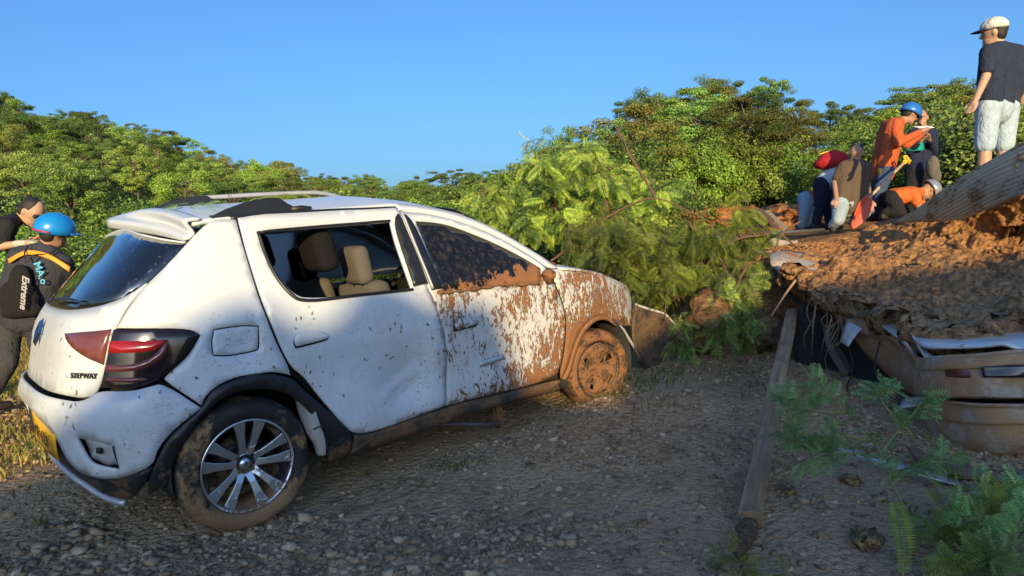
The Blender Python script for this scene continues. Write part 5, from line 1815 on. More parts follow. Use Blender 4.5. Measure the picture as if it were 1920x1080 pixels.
M['beam'] = m_beam()
o = mk('timber_beam', V, F, M['beam'], None, smooth=False, bevel=.004); tag(o, 'long weathered timber beam lying from the mud heap down onto the gravel', 'beam')
pth = [at(1405, 985, 2.95) + [0, 0, .02], at(1398, 1010, 2.80) + [0, 0, .015], at(1382, 1045, 2.68) + [0, 0, .0]]
mb = MB(); mb.tube(catmull(np.array(pth), 8), [.03, .045, .05, .045, .04, .035, .028, .012], 7, .5)
o = mb.build('rotten_wood', m_soil('rotten_wood', (.18, .11, .065), (.28, .17, .10), (.38, .25, .15), 8, 1, 60, .03), None); tag(o, 'splintered rotten wood at the foot of the timber beam', 'wood')
# sticks and hanging roots
mb = MB(); mb.tube(catmull(np.array([at(1447, 592, 5.9), at(1475, 548, 5.95), at(1508, 505, 6.0)]), 8), list(np.linspace(.006, .016, 8)), 6)
o = mb.build('stick', m_plain('peeled_stick', (.36, .22, .13), .8), None); tag(o, 'pale broken stick poking out of the edge of the mud heap', 'stick')
mb = MB()
rg = np.random.default_rng(3)
for i in range(16):
    u0 = rg.uniform(1520, 1600); v0 = 545 + (u0 - 1520) * .45 + rg.uniform(-8, 15); d0 = 5.75 - (u0 - 1520) * .006
    L = rg.uniform(40, 130)
    C = [at(u0, v0, d0), at(u0 + rg.uniform(-12, 8), v0 + L * .4, d0 - .05), at(u0 + rg.uniform(-22, 10), v0 + L * .75, d0 - .05), at(u0 + rg.uniform(-35, 8), v0 + L, d0 - .02)]
    mb.tube(catmull(np.array(C), 9), list(np.linspace(rg.uniform(.004, .008), .0015, 9)), 4)
o = mb.build('hanging_roots', m_plain('root', (.30, .19, .11), .9, var=.3), None); tag(o, 'bunch of thin roots hanging from the edge of the mud heap', 'roots')
# strips of car trim lying on the gravel
M['blue_chrome'] = m_plain('bright_trim', (.55, .62, .72), .18, .9, .1)
sheet('trim_strip', [[(1568, 842, 3.62), (1640, 866, 3.50), (1720, 890, 3.38), (1800, 912, 3.3)], [(1575, 838, 3.64), (1645, 857, 3.54), (1726, 879, 3.43), (1803, 905, 3.34)]], 24, 5, m_mudded('scraped_trim', (.50, .50, .49), (.50, .62), .25, .6, scale=14, cols=((.2, .13, .075), (.13, .085, .05))), None, .006, lambda S: crumple(S, .02))
tag(bpy.data.objects['trim_strip'], 'shiny strip of car trim lying on the gravel behind the small plant', 'car trim')
sheet('sill_panel', [[(1700, 838, 3.72), (1760, 860, 3.55), (1840, 882, 3.42), (1930, 885, 3.36), (2030, 880, 3.3)], [(1712, 858, 3.60), (1770, 884, 3.42), (1845, 900, 3.32), (1930, 900, 3.28), (2030, 898, 3.22)]], 24, 8,
      m_mudded('muddy_trim', (.16, .14, .12), (.35, .6), .6, .2, scale=8, cols=((.22, .13, .065), (.14, .085, .045))), None, .02)
tag(bpy.data.objects['sill_panel'], 'mud-caked sill panel lying below the buried bumper', 'car trim')
for (u, v, s, lab) in [(1595, 905, .055, 'orange-brown clod on the gravel beside the timber beam'), (1625, 1020, .07, 'large brown clod on the gravel beside the fern'), (1480, 925, .035, 'small orange clod close to the timber beam'), (1205, 985, .028, 'reddish broken brick piece on the gravel')]:
    p, _ = ground_at(u, v); V, F = rock_proto(70 + int(u) % 9, 3)
    V = V * s + np.array([mnoise.noise((q[0] * 6 + u, q[1] * 6, q[2] * 6)) for q in V])[:, None] * s * .35
    o = mk('earth_clod', V + p + [0, 0, s * .3], F, m_soil('clod_earth', (.30, .185, .09), (.40, .25, .12), (.50, .33, .17), 9, .8, 50, .02)); tag(o, lab, 'clod')

# ------------------------------------------------------------------ small plants
M['herb'] = m_leaf('herb_leaf', [(.22, .40, .14), (.33, .52, .18), (.45, .62, .22)], .2)
M['herb_lime'] = m_leaf('herb_lime', [(.19, .24, .05), (.26, .31, .07), (.31, .35, .08)], .4)
M['stem'] = m_plain('green_stem', (.20, .21, .08), .7)


def herb(label, stems, ends, name='small_plant', flen=(.055, .10), seed=1, r0=.006, mat='herb', per=5):
    rg = np.random.default_rng(seed)
    mb = MB(); items = []
    for st in stems:
        C = catmull(np.array([at(*q) for q in st]), 6 * len(st))
        mb.tube(C, list(np.linspace(r0, r0 * .35, len(C))), 5)
        n = len(C)
        for m in range(per * len(st)):
            i = int(rg.uniform(.3, .98) * (n - 1)); ax_ = C[min(i + 1, n - 1)] - C[i - 1]; ax_ /= np.linalg.norm(ax_) + 1e-9
            sd_ = np.cross(ax_, rg.normal(size=3)); sd_ /= np.linalg.norm(sd_)
            items.append((C[i], ax_ * .5 + sd_ + [0, 0, .1], rg.uniform(*flen)))
    b = at(*stems[0][0])
    r = empty(name, b, label, 'plant')
    mb.build('stem', M['stem'], r)
    V, F = fronds(items, (FTS, FTSF), rg); mk('foliage', V, F, M[mat], r, smooth=False)
    return r


h = herb('young sensitive plant with feathery leaves and green pods growing beside the timber beam',
     [[(1712, 985, 2.85), (1690, 940, 2.92), (1665, 890, 3.0), (1640, 830, 3.05), (1590, 775, 3.1), (1540, 725, 3.15), (1520, 712, 3.15)],
      [(1650, 850, 3.03), (1690, 800, 3.05), (1720, 765, 3.1), (1735, 735, 3.1)],
      [(1640, 830, 3.05), (1570, 815, 3.0), (1500, 830, 2.98), (1465, 800, 2.98)],
      [(1590, 775, 3.1), (1530, 770, 3.05), (1480, 765, 3.02), (1462, 742, 3.0)],
      [(1655, 860, 3.02), (1600, 850, 2.95), (1550, 850, 2.92), (1500, 870, 2.9)],
      [(1690, 800, 3.05), (1650, 745, 3.1), (1652, 712, 3.12)],
      [(1670, 900, 3.0), (1720, 870, 3.0), (1790, 865, 3.0)]], None, flen=(.06, .12), seed=2, per=8, r0=.006)
for (u, v) in [(1465, 742), (1470, 800), (1475, 822), (1740, 780), (1725, 815), (1738, 820), (1690, 800), (1500, 835)]:
    MB().tube(catmull(np.array([at(u, v, 3.0), at(u + 14, v + 6, 2.98), at(u + 24, v + 24, 2.97)]), 6), [.004, .006, .006, .006, .005, .002], 5, .5).build('pod', M['herb_lime'], h)
# fern
fb_ = at(1692, 1085, 2.5)
r = empty('fern', fb_, 'single upright yellow-green fern frond at the edge of the gravel', 'fern')
C = catmull(np.array([at(1692, 1085, 2.5), at(1695, 1030, 2.56), at(1688, 985, 2.6), at(1678, 945, 2.66)]), 26)
MB().tube(C, list(np.linspace(.004, .0015, 26)), 5).build('stem', M['stem'], r)
V = []; F = []
for i in range(2, 26):
    L = .055 * math.sin(math.pi * (.15 + .80 * (26 - i) / 26)) ** .8
    for sg in (-1, 1):
        d_ = AX_R * sg + np.array([0, 0, .12]) - AX_F * .25; d_ /= np.linalg.norm(d_)
        w_ = np.array([0, 0, 1.]) * .006; b = len(V)
        V += [C[i], C[i] + d_ * L * .4 + w_, C[i] + d_ * L, C[i] + d_ * L * .4 - w_]; F.append((b, b + 1, b + 2, b + 3))
mk('foliage', V, F, M['herb_lime'], r, smooth=False)
rg = np.random.default_rng(9)
labels = ['leafy seedling spreading at the corner of the yard below the buried bumper', 'sprawling herb with long thin stems in front of the buried bumper', 'low blue-green herb among the gravel beside the fern', 'creeping herb at the very edge of the gravel under the buried car', 'bushy herb between the fern and the buried car', 'pale herb leaning out from under the sill panel']
for k, (u, v, d) in enumerate([(1800, 1075, 2.45), (1880, 1010, 2.7), (1765, 1010, 2.7), (1915, 1075, 2.4), (1840, 965, 2.85), (1895, 935, 3.0)]):
    st = []
    for q in range(4):
        a_ = rg.uniform(-1, 1)
        st.append([(u, v + 30, d), (u + a_ * 45, v - rg.uniform(0, 25), d - .02), (u + a_ * 100, v - rg.uniform(10, 60), d - .04)])
    herb(labels[k], st, None, flen=(.06, .11), seed=30 + k, r0=.0035, per=5, mat='herb' if k % 2 else 'herb_lime')
herb('low broad-leaved seedling at the foot of the rotten wood', [[(1385, 1085, 2.55), (1370, 1062, 2.56), (1345, 1050, 2.58)], [(1385, 1085, 2.55), (1395, 1065, 2.55), (1420, 1070, 2.55)], [(1385, 1085, 2.55), (1380, 1050, 2.6), (1365, 1035, 2.62)], [(1385, 1085, 2.55), (1440, 1078, 2.5), (1480, 1072, 2.5)]], None, seed=51, r0=.003, flen=(.05, .09), mat='herb_lime', per=3)


# grass
def grass(name, pts, hgt, mat, label, parent=None):
    V = []; F = []
    for (x, y, h) in pts:
        z = tz(x, y); a_ = rng.uniform(0, 6.3); w_ = np.array([math.cos(a_), math.sin(a_), 0]) * .0035 * (1 + h * 4)
        ln = np.array([rng.normal(), rng.normal(), 0]) * h * .42
        p0 = np.array([x, y, z - .01]); p1 = p0 + [0, 0, h * .6] + ln * .35; p2 = p0 + [0, 0, h * .9] + ln
        b = len(V); V += [p0 - w_, p0 + w_, p1 + w_ * .8, p1 - w_ * .8, p2]
        F += [(b, b + 1, b + 2), (b, b + 2, b + 3), (b + 3, b + 2, b + 4)]
    o = mk(name, V, np.array(F), mat, None, smooth=False, origin=(0, 0, 0))
    return tag(o, label, kind='stuff')


M['grass'] = m_leaf('grass_blades', [(.20, .24, .04), (.30, .29, .05), (.42, .33, .09), (.48, .35, .11)], .35)
M['grass_green'] = m_leaf('green_blades', [(.09, .14, .02), (.14, .20, .03), (.20, .24, .04)], .35)
pts = []
for i in range(22000):
    d = rng.uniform(3.9, 13); u = rng.uniform(-330, 330)
    x, y = gp(u, d)
    if x > -.78 and y < 1.0: continue
    if d < 4.6 and rng.random() > (d - 3.7): continue
    pts.append((x, y, rng.uniform(.03, .12) * (1 if fbm(x, y, 9) > -.1 else .5)))
grass('grass', pts, .15, M['grass'], 'sunlit dry grass behind the hatchback on the tail side')
pts = []
for (u, v, n, r, h) in [(865, 878, 26, .05, .06), (820, 876, 16, .03, .05), (690, 890, 10, .02, .045), (790, 908, 12, .03, .035), (75, 985, 9, .02, .07), (90, 900, 60, .25, .05), (1140, 738, 60, .16, .06), (1200, 715, 70, .16, .09), (1180, 735, 70, .18, .07), (1075, 748, 30, .06, .05), (1250, 695, 80, .25, .07), (1330, 700, 70, .25, .06), (1020, 900, 9, .05, .04), (950, 930, 9, .05, .035), (1420, 730, 40, .15, .06), (1160, 1000, 10, .04, .03), (1850, 1040, 50, .25, .06), (30, 860, 90, .3, .07)]:
    p, _ = ground_at(u, v)
    for i in range(n): pts.append((p[0] + rng.normal() * r, p[1] + rng.normal() * r, h * rng.uniform(.5, 1.3)))
grass('grass_tufts', pts, .06, M['grass_green'], 'small green grass tufts sprouting from the gravel')
# leaf sprays on the hatchback roof
def roof_spray(label, x0, k0, n, seed):
    rg = np.random.default_rng(seed); it = []
    for i in range(n):
        p = roof_pt(x0 + rg.uniform(-.14, .14), k0 + rg.uniform(-.2, .2)) + [0, 0, .03]
        dr = rg.normal(size=3); dr[2] = .05
        it.append((p, dr, rg.uniform(.07, .13)))
    V, F = fronds(it, rg=rg, tilt=.2)
    o = mk('leaf_spray', V, F, M['frond_light'] if seed == 61 else M['herb'], None, smooth=False); tag(o, label, 'leaves')


roof_spray('grey-green leaf spray lying on the hatchback roof beside the rear roof rail', .05, -.35, 14, 60)
roof_spray('yellow-green leaf spray lying on the far side of the hatchback roof', .75, .55, 34, 61)

# ------------------------------------------------------------------ people
def m_skin(name, c):
    t = NT(name); p = t.obj()
    b = t.n('BsdfPrincipled'); t.set(b.inputs['Base Color'], t.mix(t.noise(p, 12, 4), tuple(x * .88 for x in c), tuple(min(1, x * 1.1) for x in c)))
    b.inputs['Roughness'].default_value = .55; b.inputs['Subsurface Weight'].default_value = .08
    b.inputs['Subsurface Radius'].default_value = (.02, .008, .004)
    return t.done(b.outputs[0])


M['skin'] = m_skin('skin_tan', (.36, .20, .13))
M['skin_light'] = m_skin('skin_light', (.46, .28, .19))
M['hair'] = m_plain('dark_hair', (.018, .014, .012), .6, bump=.6, bs=90)
M['grey_print'] = m_plain('grey_print', (.34, .34, .34), .7)
M['shoe'] = m_plain('dark_shoe', (.03, .025, .022), .7)


def vox(name, mb, mat, root, size, sm=3):
    o = mb.build(name, mat, root)
    m = o.modifiers.new('remesh', 'REMESH'); m.mode = 'VOXEL'; m.voxel_size = size; m.use_smooth_shade = True
    if sm:
        s = o.modifiers.new('smooth', 'SMOOTH'); s.factor = .5; s.iterations = sm
    return o


def nrm(v): v = np.array(v, float); return v / (np.linalg.norm(v) + 1e-9)


def hand(mb, wrist, elbow, side, grip=None, curl=.45):
    """palm, four fingers of different lengths and a thumb from the side of the palm"""
    d = nrm(np.array(wrist) - np.array(elbow)) if grip is None else nrm(grip)
    s = nrm(np.cross(d, [0, 0, 1.]) * side + np.array([0, 0, .2])); s = nrm(s - d * (s @ d)); n = np.cross(d, s)
    w = np.array(wrist)
    mb.cap(w, .024, w + d * .05, .030, 8).cap(w + d * .045 + s * .018, .020, w + d * .085 + s * .022, .016, 8).cap(w + d * .045 - s * .018, .020, w + d * .085 - s * .022, .016, 8)
    for i, (o, L) in enumerate([(.030, .070), (.011, .080), (-.010, .076), (-.030, .060)]):
        b = w + d * .088 + s * o
        m_ = b + d * L * .5 - n * L * .15 * curl
        mb.cap(b, .0105, m_, .0095, 7).cap(m_, .0095, m_ + d * L * .38 - n * L * .42 * curl, .0085, 7)
    b = w + d * .03 + s * .032
    m_ = b + d * .035 + s * .028
    mb.cap(b, .0125, m_, .011, 7).cap(m_, .011, m_ + d * .030 - n * .008, .0095, 7)


def person(label, J, look, shirt, pants, skin='skin', sleeve='short', leg='long', hair=True, up=None, group=None, extra_voxel=.014, shirt_long=0., fat=1.0, head_r=.098):
    """J: joints as (u, v, depth). Everything a body of about 1.7 m."""
    P = {k: at(*q) for k, q in J.items()}
    base = np.array([*((P['ftL'] + P['ftR']) / 2)[:2], min(P['ftL'][2], P['ftR'][2])])
    r = empty('person', base, label, 'person', group)
    hd, nk = P['head'], P['neck']
    lk = nrm(look); upv = nrm(hd - nk) if up is None else nrm(up)
    lk = nrm(lk - upv * (lk @ upv)); sdv = np.cross(upv, lk)
    A = np.array([lk, sdv, upv])
    k = head_r / .098
    sk = MB()
    sk.ell(hd + upv * .02 * k, (.098 * k, .078 * k, .112 * k), A, 16, 12)
    sk.ell(hd + lk * .022 * k - upv * .055 * k, (.070 * k, .058 * k, .068 * k), A, 14, 10)            # jaw
    sk.cap(hd + lk * .088 * k + upv * .005, .012, hd + lk * .108 * k - upv * .022 * k, .015, 8)              # nose
    sk.cap(hd + lk * .082 * k - upv * .058 * k - sdv * .018, .010, hd + lk * .082 * k - upv * .058 * k + sdv * .018, .010, 6)  # lips
    sk.cap(hd + lk * .075 * k - upv * .095 * k, .020, hd + lk * .06 * k - upv * .09 * k, .024, 8)            # chin
    for s in (-1, 1):
        sk.ell(hd + sdv * s * .080 * k - lk * .008, (.020, .010, .032), A, 8, 6)                              # ears
        sk.ell(hd + sdv * s * .034 * k + lk * .072 * k + upv * .032 * k, (.020, .030, .010), A, 8, 6)         # brow
    sk.cap(hd - upv * .06 * k - lk * .015, .054, nk, .060)
    shm = (P['shL'] + P['shR']) / 2
    sk.cap(nk, .060, shm, .07)
    hip = (P['hipL'] + P['hipR']) / 2
    f = fat
    for s in 'LR':
        sh, el, ha = P['sh' + s], P['el' + s], P['ha' + s]
        sk.cap(sh, .054, el, .040).cap(el, .040, ha, .027)
        hand(sk, ha, el, 1 if s == 'L' else -1)
        hp, kn, ft = P['hip' + s], P['kn' + s], P['ft' + s]
        an = ft + np.array([0, 0, .07])
        sk.cap(hp, .085, kn, .056)
        mid = kn + (an - kn) * .35
        sk.cap(kn, .054, mid, .058).cap(mid, .058, an, .036)
        sk.cap(an, .036, ft + [0, 0, .04], .036)
    sk.cap(shm + (hip - shm) * .15, .09, hip, .10)
    vox('body', sk, M[skin], r, .0095, 2)
    # eyes
    for s in (-1, 1):
        MB().ell(hd + sdv * s * .033 * k + lk * .085 * k + upv * .012 * k, (.009, .014, .010), A, 8, 6).build('eye', M['ink'], r)
    # shirt
    sd = nrm(P['shR'] - P['shL'])
    st = MB()
    for a, b, w1, w2 in (('shL', 'hipL', .100, .104), ('shR', 'hipR', .100, .104)):
        p, q = P[a], P[b]
        inn = (P['shR'] - P['shL']) * (.14 if a == 'shL' else -.14)
        inh = (P['hipR'] - P['hipL']) * (.05 if a == 'shL' else -.05)
        dn = nrm(q - p)
        mid = (p + inn) * .55 + (q + inh) * .45
        st.cap(p + inn - dn * -.03, w1 * f, mid, w1 * 1.06 * f, 12).cap(mid, w1 * 1.06 * f, q + inh + dn * shirt_long, w2 * f, 12)
    st.cap(shm + nrm(hip - shm) * .05, .115 * f, hip + nrm(hip - shm) * shirt_long, .125 * f, 12)
    st.cap(nk - nrm(nk - shm) * .02, .068, shm, .085)
    for s in 'LR':
        sh, el, ha = P['sh' + s], P['el' + s], P['ha' + s]
        st.cap(shm * .45 + sh * .55, .080, sh, .075, 10)
        st.cap(nk + (shm - nk) * .35, .066, sh, .070, 10)
        if sleeve == 'short':
            e = sh + (el - sh) * .72
            st.cap(sh, .074, e, .068, 10)
        else:
            st.cap(sh, .074, el, .058, 10).cap(el, .058, el + (ha - el) * .9, .042, 10)
    vox('shirt', st, shirt, r, extra_voxel, 3)
    pt = MB()
    pt.cap(P['hipL'], .105 * f, P['hipR'], .105 * f, 12)
    up_h = nrm(shm - hip)
    pt.cap(hip + up_h * .06, .118 * f, hip - up_h * .04, .118 * f, 12)
    for s in 'LR':
        hp, kn, ft = P['hip' + s], P['kn' + s], P['ft' + s]
        an = ft + np.array([0, 0, .09])
        if leg == 'shorts':
            pt.cap(hp, .106, kn + (hp - kn) * .06, .088, 12)
        else:
            pt.cap(hp, .106, kn, .074, 12).cap(kn, .074, an, .058, 12)
    vox('trousers' if leg == 'long' else 'shorts', pt, pants, r, extra_voxel, 3)
    for s in 'LR':
        ft = P['ft' + s]; dr = nrm([lk[0], lk[1], 0])
        MB().cap(ft + [0, 0, .045], .045, ft + dr * .15 + [0, 0, .035], .036, 10).cap(ft - dr * .05 + [0, 0, .04], .04, ft + [0, 0, .05], .042, 10).build('shoe', M['shoe'], r)
    if hair:
        h = MB()
        h.ell(hd + upv * .040 * k - lk * .018 * k, (.096 * k, .083 * k, .096 * k), A, 16, 12)
        h.ell(hd - lk * .045 * k - upv * .005 * k, (.058 * k, .074 * k, .080 * k), A, 14, 10)
        vox('hair', h, M['hair'], r, .010, 2)
    return r, P, A, hd, k


def shell(name, hd, A, k, rx, ry, rz, off, mat, root, brim=None, cut=-.15, bw=.0):
    """helmet or cap crown: an open dome with a brim"""
    lk, sd, up = A
    n, m = 24, 9
    V = []; F = []
    for i in range(m):
        ph = (math.pi / 2 + .25) * (1 - i / (m - 1)) + .02
        for j in range(n):
            th = 2 * math.pi * j / n
            V.append(hd + up * (off + rz * math.cos(ph)) + lk * rx * math.sin(ph) * math.cos(th) + sd * ry * math.sin(ph) * math.sin(th))
    for i in range(m - 1):
        for j in range(n):
            a = i * n + j; b = i * n + (j + 1) % n
            F.append((a, b, b + n, a + n))
    o = mk(name, V, F, mat, root, solid=.006, off=1)
    if brim:
        V = []; F = []
        L, wdt, dr = brim
        nn = 13
        for i in range(5):
            t = i / 4
            for j in range(nn):
                th = -wdt + 2 * wdt * j / (nn - 1)
                e = math.cos(th / wdt * math.pi / 2) ** .6 if wdt else 1
                V.append(hd + up * (off + rz * -.10 - dr * t) + lk * (rx * math.cos(th) + L * t * e) + sd * ry * 1.0 * math.sin(th))
        b = mk('brim', V, grid_faces(5, nn), mat if not isinstance(bw, bpy.types.Material) else bw, o, solid=.006)
    return o


def ctx(c): return m_cloth('cloth_%d' % len(bpy.data.materials), c)


R_, U_, F_ = np.append(RT2, 0), np.array([0, 0, 1.]), np.append(FW2, 0)

# man in the cap on the heap
r, P, A, hd, k = person('man in navy t-shirt, pale denim shorts and grey cap standing on the heap',
    dict(head=(1864, 62, 6.22), neck=(1872, 84, 6.22), shL=(1853, 98, 6.07), shR=(1908, 98, 6.37), elL=(1849, 142, 6.04), haL=(1830, 186, 6.02), elR=(1930, 140, 6.32), haR=(1924, 172, 6.22),
         hipL=(1853, 200, 6.15), hipR=(1888, 202, 6.29), knL=(1847, 276, 6.12), knR=(1882, 276, 6.27), ftL=(1842, 392, 6.17), ftR=(1874, 388, 6.32)),
    -R_ * .75 + F_ * .65 - U_ * .15, ctx((.025, .033, .06)), ctx((.36, .45, .54)), 'skin_light', 'short', 'shorts', True, (-.05, 0, 1), fat=1.06, shirt_long=-.045)
cp = shell('cap', hd, A, k, .108, .094, .085, .055, ctx((.55, .55, .52)), r, (.075, 1.0, .018), bw=ctx((.03, .035, .06)))
MB().tube([hd - A[0] * .096 + A[2] * .05 + A[1] * w_ for w_ in (-.03, 0, .03)], .008, 6).build('cap_strap', M['ink'], cp)

# man in orange with the blue helmet
r, P, A, hd, k = person('rescuer in orange long-sleeved shirt and blue helmet bending over papers',
    dict(head=(1706, 214, 8.7), neck=(1690, 228, 8.7), shL=(1666, 236, 8.85), shR=(1680, 232, 8.5), elL=(1700, 272, 8.85), haL=(1730, 250, 8.8), elR=(1684, 268, 8.4), haR=(1728, 246, 8.5),
         hipL=(1648, 318, 8.8), hipR=(1660, 320, 8.62), knL=(1652, 368, 8.8), knR=(1646, 368, 8.55), ftL=(1640, 416, 8.85), ftR=(1634, 414, 8.6)),
    R_ * .9 - U_ * .55 + F_ * .1, ctx((.46, .10, .035)), ctx((.05, .08, .16)), 'skin', 'long', 'long', True, R_ * .45 + U_ * .9, fat=1.18, shirt_long=.05)
shell('helmet', hd, A, k, .132, .112, .115, .035, m_plain('blue_helmet', (.02, .14, .48), .35, coat=.3, var=.05), r, (.035, 1.2, .01))
mb = MB().box(at(1731, 238, 8.62), (.20, .14, .006), np.array([R_, F_ + U_ * .3, U_])); o = mb.build('paper', M['white_plain'], None, smooth=False); tag(o, 'white sheet of paper held by the rescuer in orange', 'paper')
mb = MB().box(at(1650, 321, 8.45), (.07, .035, .08)); o = mb.build('belt_pouch', m_plain('yellow_pouch', (.62, .36, .03), .6), None, smooth=False, bevel=.01); tag(o, 'small yellow pouch hung on the belt of the rescuer in orange', 'pouch')

# man in the brown tee, kneeling
r, P, A, hd, k = person('man in brown t-shirt and faded jeans kneeling with his back turned',
    dict(head=(1605, 287, 8.15), neck=(1603, 302, 8.15), shL=(1583, 312, 8.1), shR=(1622, 312, 8.2), elL=(1566, 342, 8.1), haL=(1568, 372, 8.0), elR=(1626, 345, 8.2), haR=(1630, 374, 8.15),
         hipL=(1577, 382, 8.05), hipR=(1605, 382, 8.2), knL=(1572, 412, 7.9), knR=(1622, 398, 8.3), ftL=(1562, 436, 8.0), ftR=(1600, 428, 8.2)),
    F_ * .8 + R_ * .35 - U_ * .25, ctx((.105, .075, .055)), ctx((.30, .38, .44)), 'skin', 'short', 'long', False, fat=1.12, shirt_long=.03)
h = MB(); h.ell(hd + A[2] * .042, (.092, .080, .085), A, 14, 10); vox('hair', h, M['hair'], r, .011, 2)

# bent person with the red backpack
r, P, A, hd, k = person('person bent forward under a red backpack in pale blue shirt and navy trousers',
    dict(head=(1596, 312, 9.1), neck=(1584, 308, 9.0), shL=(1576, 316, 9.1), shR=(1570, 312, 8.8), elL=(1590, 346, 9.1), haL=(1596, 372, 9.0), elR=(1572, 344, 8.7), haR=(1578, 372, 8.7),
         hipL=(1548, 345, 9.0), hipR=(1540, 345, 8.8), knL=(1552, 388, 8.95), knR=(1538, 388, 8.75), ftL=(1556, 432, 8.95), ftR=(1530, 430, 8.75)),
    R_ * .8 - U_ * .8, ctx((.38, .47, .58)), ctx((.018, .022, .045)), 'skin', 'short', 'long', True, R_ * .9 + U_ * .3)
bp_ = MB(); ca = at(1558, 302, 8.8)
bp_.ell(ca, (.22, .17, .10), np.array([nrm(R_ * .95 + U_ * .2), F_, nrm(U_ * .95 - R_ * .2)]), 18, 12).ell(ca + U_ * .04, (.16, .13, .10), np.array([nrm(R_ * .95 + U_ * .2), F_, nrm(U_ * .95 - R_ * .2)]), 14, 10)
o = bp_.build('backpack', ctx((.36, .020, .030)), None); tag(o, 'bright red backpack on the back of the bent person in navy trousers', 'backpack')
for dy in (-.08, .08):
    MB().tube([ca + F_ * dy + R_ * .17 + U_ * .05, ca + F_ * dy + R_ * .20 - U_ * .06, ca + F_ * dy + R_ * .08 - U_ * .12], .015, 6, .4).build('strap', M['trim'], o)
MB().tube([ca + R_ * x_ + U_ * (.135 - abs(x_) * .25) - F_ * .03 for x_ in np.linspace(-.17, .13, 9)], .010, 6).build('yellow_piping', m_plain('piping', (.6, .40, .05), .6), o)

# crouching person in orange and pale jeans
person('person in orange top and light blue jeans stooping low behind the red backpack',
    dict(head=(1560, 378, 9.7), neck=(1548, 372, 9.6), shL=(1540, 374, 9.7), shR=(1536, 370, 9.4), elL=(1552, 398, 9.7), haL=(1560, 418, 9.6), elR=(1548, 396, 9.4), haR=(1554, 416, 9.4),
         hipL=(1518, 372, 9.6), hipR=(1512, 374, 9.4), knL=(1520, 402, 9.5), knR=(1508, 404, 9.3), ftL=(1520, 436, 9.5), ftR=(1503, 436, 9.35)),
    R_ * .7 - U_ * .8, ctx((.50, .12, .035)), ctx((.30, .40, .50)), 'skin', 'short', 'long', True, R_ * .95 + U_ * .1)

# dark-clad person behind the man in orange
r, P, A, hd, k = person('person in dark clothes and teal vest facing the rescuer in orange',
    dict(head=(1728, 222, 9.7), neck=(1730, 240, 9.7), shL=(1748, 250, 9.8), shR=(1712, 250, 9.6), elL=(1752, 286, 9.7), haL=(1742, 262, 9.4), elR=(1706, 284, 9.5), haR=(1722, 268, 9.35),
         hipL=(1738, 322, 9.8), hipR=(1712, 322, 9.65), knL=(1736, 368, 9.7), knR=(1706, 366, 9.6), ftL=(1738, 414, 9.8), ftR=(1704, 412, 9.65)),
    -F_ * .8 - R_ * .5 - U_ * .4, ctx((.018, .024, .055)), ctx((.015, .017, .022)), 'skin', 'long', 'long', True, fat=1.1)
tv = surf(pxrows([[(1698, 256, 9.52), (1712, 254, 9.45), (1730, 256, 9.48)], [(1696, 282, 9.50), (1713, 283, 9.42), (1732, 282, 9.46)]]), 8, 6)
mk('vest', tv.reshape(-1, 3), grid_faces(6, 8), ctx((.01, .30, .25)), r, solid=.012)
mb = MB().ell(at(1749, 314, 9.3), (.09, .09, .17)).ell(at(1757, 330, 9.3), (.05, .06, .10))
o = vox('shoulder_bag', mb, ctx((.12, .11, .10)), None, .02, 3); tag(o, 'grey bag hanging at the side of the dark-clad person', 'bag')

# kneeling helper low down
r, P, A, hd, k = person('helper in orange jacket and silver helmet crouching at the foot of the rescuer in orange',
    dict(head=(1742, 357, 8.4), neck=(1728, 360, 8.4), shL=(1718, 366, 8.55), shR=(1712, 362, 8.25), elL=(1728, 388, 8.5), haL=(1740, 396, 8.4), elR=(1722, 386, 8.2), haR=(1735, 396, 8.2),
         hipL=(1674, 372, 8.5), hipR=(1672, 372, 8.3), knL=(1696, 400, 8.5), knR=(1688, 400, 8.2), ftL=(1664, 412, 8.5), ftR=(1660, 412, 8.3)),
    R_ * .7 - U_ * .6, ctx((.55, .13, .035)), ctx((.020, .020, .024)), 'skin', 'short', 'long', False, R_ * .9 + U_ * .3)
shell('helmet', hd, A, k, .128, .110, .110, .03, m_plain('silver_helmet', (.45, .45, .46), .25, .6), r, (.03, 1.2, .01))

# shovel
a, b = at(1694, 306, 8.25), at(1628, 372, 8.05)
r = empty('shovel', at(1600, 425, 8.0), 'shovel with orange blade and yellow grip planted beside the kneeling man', 'shovel')
MB().tube([a, b], .018, 8).build('handle', m_plain('shovel_wood', (.45, .33, .22), .7), r)
dx = nrm(a - b); sx = nrm(np.cross(dx, F_))
MB().tube([a, a + dx * .06], .03, 8).build('grip_socket', m_plain('yellow_plastic', (.65, .42, .02), .5), r)
MB().tube([a + dx * .06 + sx * .06, a + dx * .10 + sx * .045, a + dx * .10 - sx * .045, a + dx * .06 - sx * .06, a + dx * .06 + sx * .06], .014, 6).build('grip', m_plain('yellow_plastic_grip', (.65, .42, .02), .5), r)
rows = [[b + dx * .05 + sx * w_ for w_ in (-.03, 0, .03)], [at(1624, 380, 8.04) + sx * w_ - F_ * abs(w_) * .4 for w_ in (-.085, 0, .085)], [at(1612, 402, 8.02) + sx * w_ - F_ * abs(w_) * .4 for w_ in (-.09, 0, .09)], [at(1598, 427, 8.0) + sx * w_ for w_ in (-.03, 0, .03)]]
mk('blade', surf(rows, 9, 16).reshape(-1, 3), grid_faces(16, 9), m_plain('orange_blade', (.48, .07, .035), .55, var=.3), r, solid=.008)

